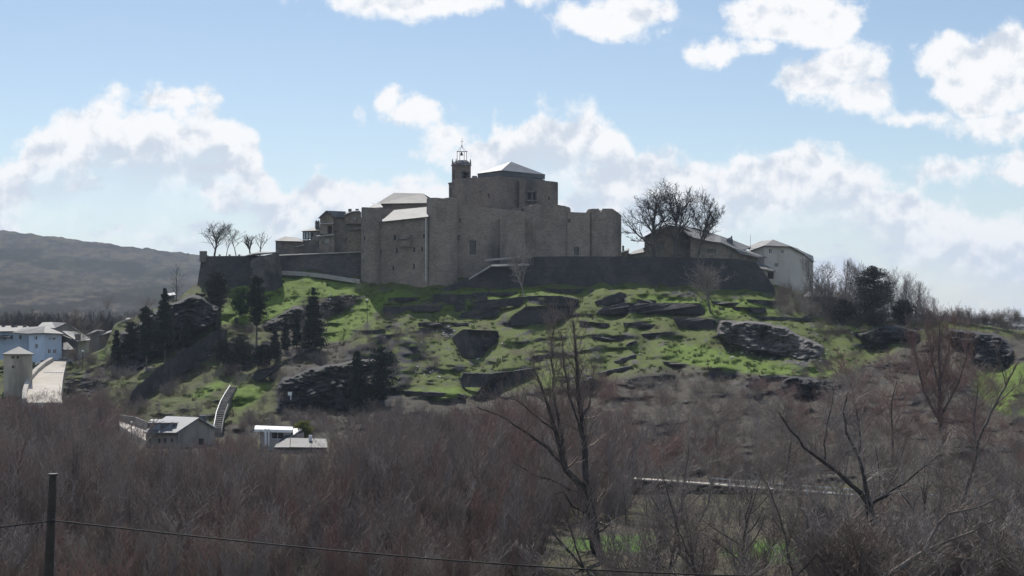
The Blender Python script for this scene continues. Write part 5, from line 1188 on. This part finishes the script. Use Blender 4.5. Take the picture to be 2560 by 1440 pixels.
me = bpy.data.meshes.new('loose_stones'); bmr.to_mesh(me); me.materials.append(MATS['loose_stone']); o = bpy.data.objects.new('loose_stones', me); LINK(o)
tag(o, 'pale stones and broken slate scattered under the terrace walls', kind='stuff')

# grass tussocks and low herbs on the terraces
def tuft(seed, n=26, h=.5):
    rs = np.random.default_rng(seed); sg = []
    for k in range(n):
        a = rs.uniform(0, 6.28); r = rs.uniform(0, .45); l = h * rs.uniform(.4, 1.1); o = rs.uniform(.1, .45)
        sg.append((math.cos(a) * r, math.sin(a) * r, -.1, math.cos(a) * (r + o * l), math.sin(a) * (r + o * l), l, .035, .006, 0))
    return np.array(sg)
tf_ = [tuft(500 + k) for k in range(5)]; TG = {'g': [], 'o': []}
for k in range(5000):
    px, py = (rs.uniform(940, 2420), rs.uniform(715, 960)) if k % 3 else (rs.uniform(170, 960), rs.uniform(690, 1080))
    j = int((px + 160) / 4); r_ = int(np.interp(-py, -PY[:, j], np.arange(NR)))
    if py < tp[j] + 4 or py > bp[j] or w[r_, j] > .35: continue
    cl_ = fbm2(np.array(px / 40.), np.array(py / 14.), 3, 77)
    if cl_ < .46: continue
    q = onhill(px, py); green = B[r_, j] > .3 or gw[r_, j] > .55
    TG['g' if green and rs.random() < .75 else 'o'].append((q.x, q.y, q.z, rs.uniform(.5, 1.5), rs.uniform(0, 6.28), rs.integers(5), rs.uniform(.8, 1.5)))
mat('grass_blade', (.085,.13,.025), (.14,.19,.04), .3, trans=.3, spec=.1); mat('dry_blade', (.12,.115,.055), (.20,.18,.09), .3, trans=.3, spec=.1)
bake('grass_tussocks', tf_, TG['g'], 'grass_blade', 'green grass tussocks on the terraces of the castle hill')
bake('grass_tussocks', tf_, TG['o'], 'dry_blade', 'dry straw coloured tussocks on the castle hill')

# ------------------------------------------------------------------ individual bare trees in front
def limbtree(name, Y, limbs, label, cat='tree', group=None, m_t='bark', m_b='twig_brown', seed=0, kids=(9,5,4), dy=0, rmin=.013, L0=2.6, up=.35, every=1.0, zig=.35):
    rs = np.random.default_rng(seed); out = []; b0 = limbs[0][0][0]; base = np.array(W(b0[0], b0[1], Y)); P = dict(levels=3, kids=[kids[0], kids[1], kids[2]], ang=[.6,.6,.6], ratio=[.5,.55,.5], bare=.1, up=up, wig=.12, tip=.3, rr=.5, rmin=rmin)
    for pts, r0, r1, dep in limbs:
        q = [np.array(W(a, b, Y + dep * i / max(1, len(pts) - 1))) - base for i, (a, b) in enumerate(pts)]
        fine = [q[0]]
        for a, b in zip(q, q[1:]):
            n = max(1, int(np.linalg.norm(b - a) / .7))
            for j in range(1, n + 1): fine.append(a + (b - a) * j / n + (rs.normal(0, .05, 3) if j < n else 0))
        L = len(fine) - 1; rad = [r0 + (r1 - r0) * i / L for i in range(L + 1)]
        for i in range(L): out.append((*fine[i], *fine[i + 1], rad[i], rad[i + 1], 0))
        ln = sum(np.linalg.norm(b - a) for a, b in zip(fine, fine[1:])); k = int(ln * every) + 1
        for j in range(k):
            t = .18 + .82 * (j + rs.random()) / k; x = min(t, .999) * L; i = int(x); f = x - i; p = fine[i] * (1 - f) + fine[i + 1] * f; d = unit(fine[i + 1] - fine[i])
            rr = rad[i] * (1 - f) + rad[i + 1] * f; nd = unit(d * .8 + rs.normal(0, 1, 3) * .55 + np.array((0, 0, .25)))
            grow(rs, p, nd, L0 * rs.uniform(.5, 1.2) * (1 - .3 * t), max(rmin * 1.6, rr * .38), 1, P, out)
    return treeobj(name, np.array(out), tuple(base), label, cat, group, m_t, m_b, split=0)
limbtree('big_bare_tree', 140, [
  ([(1497,1412),(1486,1340),(1478,1285),(1468,1240)], .62, .42, 0),
  ([(1468,1240),(1463,1170),(1462,1120),(1455,1050),(1444,980),(1440,900),(1432,800)], .36, .07, 2),
  ([(1468,1240),(1440,1200),(1415,1175),(1402,1130),(1388,1075),(1372,1020),(1352,960),(1335,925)], .34, .05, -2),
  ([(1400,1155),(1370,1120),(1325,1088),(1270,1050),(1225,1030),(1192,1018)], .16, .04, -3),
  ([(1415,1178),(1405,1090),(1385,1000),(1378,900),(1385,810)], .2, .05, 3),
  ([(1455,1050),(1475,1000),(1482,940)], .12, .04, 2), ([(1462,1120),(1440,1040),(1420,980),(1410,900),(1402,830)], .14, .04, 1),
  ([(1425,1225),(1380,1200),(1330,1185),(1285,1158)], .12, .03, -2), ([(1478,1290),(1430,1265),(1408,1230),(1382,1235)], .15, .04, -1),
  ([(1390,1080),(1340,1040),(1290,1000),(1235,990)], .1, .03, -2)], 'biggest forked bare tree in front, with a thick dark trunk rising from the meadow', seed=1, m_t='bark_dark', m_b='twig_brown', every=2.4, L0=3.2, up=.6)
limbtree('bare_tree', 132, [([(1462,1425),(1425,1380),(1380,1330),(1332,1308)], .13, .04, 0), ([(1462,1425),(1440,1370),(1425,1320),(1395,1250),(1382,1232)], .1, .03, 0)], 'low double-stemmed bare tree leaning left at the foot of the big forked tree', seed=2, m_b='twig_brown')
limbtree('spreading_bare_tree', 118, [
  ([(2205,1560),(2200,1480),(2188,1400),(2180,1330),(2172,1262)], .42, .34, 0),
  ([(2172,1262),(2150,1230),(2105,1190),(2062,1158),(2010,1120),(1975,1075),(1945,1030)], .2, .04, -3),
  ([(2062,1158),(2060,1110),(2068,1060),(2080,1010),(2085,970)], .08, .025, 0),
  ([(2172,1262),(2160,1190),(2145,1140),(2115,1080),(2108,1030),(2120,980)], .2, .04, 2),
  ([(2172,1262),(2215,1240),(2270,1200),(2320,1160),(2365,1118)], .16, .04, 2), ([(2188,1400),(2150,1350),(2090,1310),(2040,1260),(2000,1220)], .13, .03, 2)],
  'wide spreading bare tree whose dark trunk crosses the pale riverside road', seed=3, m_t='bark_dark', m_b='twig_grey', every=3.6, L0=2.6, up=.2)
limbtree('bare_tree', 96, [
  ([(2200,1500),(2215,1440),(2285,1395),(2310,1380)], .2, .14, 0), ([(2310,1380),(2345,1310),(2370,1285),(2440,1270),(2490,1245)], .11, .03, 1), ([(2310,1380),(2370,1352),(2430,1330),(2490,1300),(2530,1270)], .1, .03, 0), ([(2285,1395),(2350,1380),(2400,1396)], .06, .02, 0), ([(2345,1310),(2352,1240),(2350,1165)], .05, .018, 1)],
  'low bare tree with pale forked limbs reaching right near the bottom edge', seed=4, m_t='bark_pale', every=3.4, L0=1.4, up=.1)
limbtree('bare_tree', 112, [
  ([(1775,1500),(1755,1440),(1722,1360),(1705,1290),(1712,1200),(1722,1120)], .2, .04, 0), ([(1755,1440),(1700,1385),(1690,1300),(1668,1230),(1650,1165)], .14, .03, -2), ([(1722,1360),(1760,1280),(1785,1200)], .09, .025, 2)],
  'bare tree with curved dark stems between the big forked tree and the spreading one', seed=5, m_b='twig_grey', every=3.6, L0=2.0, up=.3)
limbtree('bare_tree', 105, [([(2000,1560),(1985,1450),(1968,1370),(1950,1290),(1925,1225),(1905,1190)], .13, .035, 0), ([(1985,1450),(2040,1385),(2080,1420),(2110,1460)], .09, .04, 0), ([(1968,1370),(1990,1300),(2005,1250)], .06, .02, 1)], 'thin crooked bare tree in front of the olive meadow', seed=6, every=3.5, L0=1.5)
limbtree('leaning_bare_tree', 125, [([(2395,1300),(2430,1180),(2450,1090),(2478,1030),(2515,965),(2545,905)], .16, .05, 0), ([(2478,1030),(2500,1000),(2552,960)], .06, .02, 1), ([(2515,965),(2500,910),(2498,880)], .05, .02, 0)], 'slim leaning bare tree at the right edge, before the bright green slope', seed=7, every=1.4, L0=1.6)
limbtree('red_bare_tree', 215, [([(2352,1230),(2352,1100),(2350,1000),(2348,900),(2350,812)], .5, .08, 0), ([(2352,1060),(2310,980),(2290,900),(2285,850)], .22, .05, 3), ([(2351,1040),(2390,970),(2415,900),(2420,850)], .22, .05, -2), ([(2350,980),(2330,900),(2325,840)], .16, .04, 1), ([(2350,950),(2372,880),(2380,825)], .14, .04, 1)],
  'tall reddish bare tree on the right slope with a dense twiggy crown', seed=8, m_b='twig_red', every=2.6, L0=4.0, up=.9, rmin=.02)
for k, (a, b, t_, w_, Y, lb) in enumerate(((2150,1120,858,5.5,210,'reddish bare tree left of the tallest red one, rising from the slope'), (2230,1150,880,5,208,'slim reddish bare tree just left of the tallest red one'), (2450,1140,900,5.5,205,'reddish bare tree right of the tallest red one'), (1555,1180,1010,5,206,'reddish brown bare tree right of the big forked tree'), (1800,1190,985,5,204,'twiggy bare tree below the middle of the green pasture'), (1960,1200,1000,6,202,'bushy bare tree below the dark scarp of the right slope'))):
    s = fitw(skeleton('sapling', (b - t_) * Y / F, .2, 300 + k, kids=[20,8,5], levels=3, rmin=.022), w_ * 1.4); q = W(a, b, Y); q.z = max(q.z, gz_at(a, Y)); treeobj('bare_tree', s, W(a, b, Y), lb, 'tree', 'bare trees on the lower right slope', 'bark', 'twig_red' if k < 4 else 'twig_brown', split=0)
for k, (a, b, t_, w_, Y, m_, lb) in enumerate(((1660,1470,1120,10,122,'twig_grey','grey twiggy crown just right of the biggest forked tree'), (1880,1500,1090,12,124,'twig_grey','dense twiggy bare tree in front of the middle of the riverside road'), (2335,1520,1060,12,128,'twig_brown','dense brown bare tree between the spreading tree and the leaning one'),
        (2040,1480,1150,10,116,'twig_grey','low twiggy tree just left of the spreading tree trunk'), (2470,1560,1120,12,118,'twig_grey','grey bushy bare tree under the leaning one'), (2590,1500,1040,11,130,'twig_brown','bare tree cut off by the right border'), (1770,1520,1230,9,104,'twig_brown','lowest bushy bare tree before the meadow, right of its centre'), (2150,1500,1010,11,140,'twig_brown','tall fine-twigged tree behind the left limbs of the spreading tree'))):
    z = gz_at(a, Y); h_ = ZZ(t_, Y) - z; s = fitw(skeleton('round', h_, .17, 350 + k, trunk=.5, levels=5, kids=[7,5,4,4,3], rmin=.011), w_); treeobj('bare_tree', s, Vector((XX(a, Y), Y, z)), lb, 'tree', 'twiggy bare trees in the right foreground', 'bark', m_, split=1)
# taller saplings standing out of the thicket on the left
GS = 'taller bare saplings standing out of the thicket'
pr = [fitw(skeleton('poplar' if k % 2 else 'sapling', 11, .13, 400 + k, kids=[20,6,3], rmin=.017), 2.6 + .6 * k) for k in range(4)]; made = {}
tl_ = [(205,1100,150),(232,1150,146),(292,1095,158),(300,1160,140),(395,1140,150),(412,1180,136),(425,1100,160),(330,1190,138),(262,1060,215),(55,1150,140),(20,1120,160),(95,1180,138),(505,1190,140),(560,1210,140),(640,1180,150),(720,1200,140),(770,1165,160),(845,1150,160),(905,1180,146),(960,1130,160),(1010,1160,150),(1060,1110,165),(1115,1150,150),(1165,1090,170),(1180,1210,138),(1240,1160,150),(1290,1190,142),(60,1040,225),(110,1030,235),(170,1060,210),(680,1240,134),(600,1260,132),(1090,1240,134),(1340,1240,134),(1565,1160,160),(1620,1150,160),(1640,1210,128),(1850,1180,160),(2280,1190,150),(2520,1150,150),(2560,1210,130),(1900,1290,120),(348,1048,254),(546,1040,258),(575,1062,254),(612,1045,260),(632,1070,252),(842,1055,255),(880,1040,258),(926,1020,260),(480,1098,238),(300,1030,262),(255,1012,264),(140,1120,175),(165,1150,165),(245,1190,140),(330,1130,160),(360,1160,150),(440,1150,155),(460,1200,140),(540,1160,165),(690,1170,165),(800,1200,145),(880,1140,165),(945,1190,140),(1035,1200,138),(1135,1090,175),(1210,1120,160),(1265,1230,130),(1310,1130,160)]
for k, (a, tpy, Y) in enumerate(tl_):
    z = gz_at(a, Y); h = ZZ(tpy, Y) - z; i = k % 4; sc = h / 11; lc = Vector((XX(a, Y), Y, z)); lb = 'slender bare sapling standing a little above the brushwood around it'
    if k % 3 == 2: i = i + 4; pr.append(None) if 0 else None
    if i not in made: made[i] = treeobj('bare_sapling', pr[i % 4], lc, lb, 'sapling', GS, 'bark_dark' if i < 4 else 'bark_pale', 'twig_dark' if i < 2 else 'twig_grey', split=0); made[i].scale = (sc, sc, sc)
    else: copy_tree(made[i], lc, rs.uniform(0, 6), (sc, sc, sc), lb)
# haze
USE_HAZE = True
if USE_HAZE:
    mb = MB(); mb.box(-6000, 6000, -90, 6200, -75, 170)
    hm = bpy.data.materials.new('haze'); hm.use_nodes = True; t = hm.node_tree; t.nodes.clear(); pv = t.nodes.new('ShaderNodeVolumePrincipled'); ou = t.nodes.new('ShaderNodeOutputMaterial')
    pv.inputs['Color'].default_value = (.70, .82, 1, 1); pv.inputs['Density'].default_value = .00008; pv.inputs['Anisotropy'].default_value = .2
    t.links.new(pv.outputs[0], ou.inputs['Volume']); tag(mb.build('haze', hm, loc=(0, 0, 0)), 'thin blue-white haze in the air', kind='stuff')
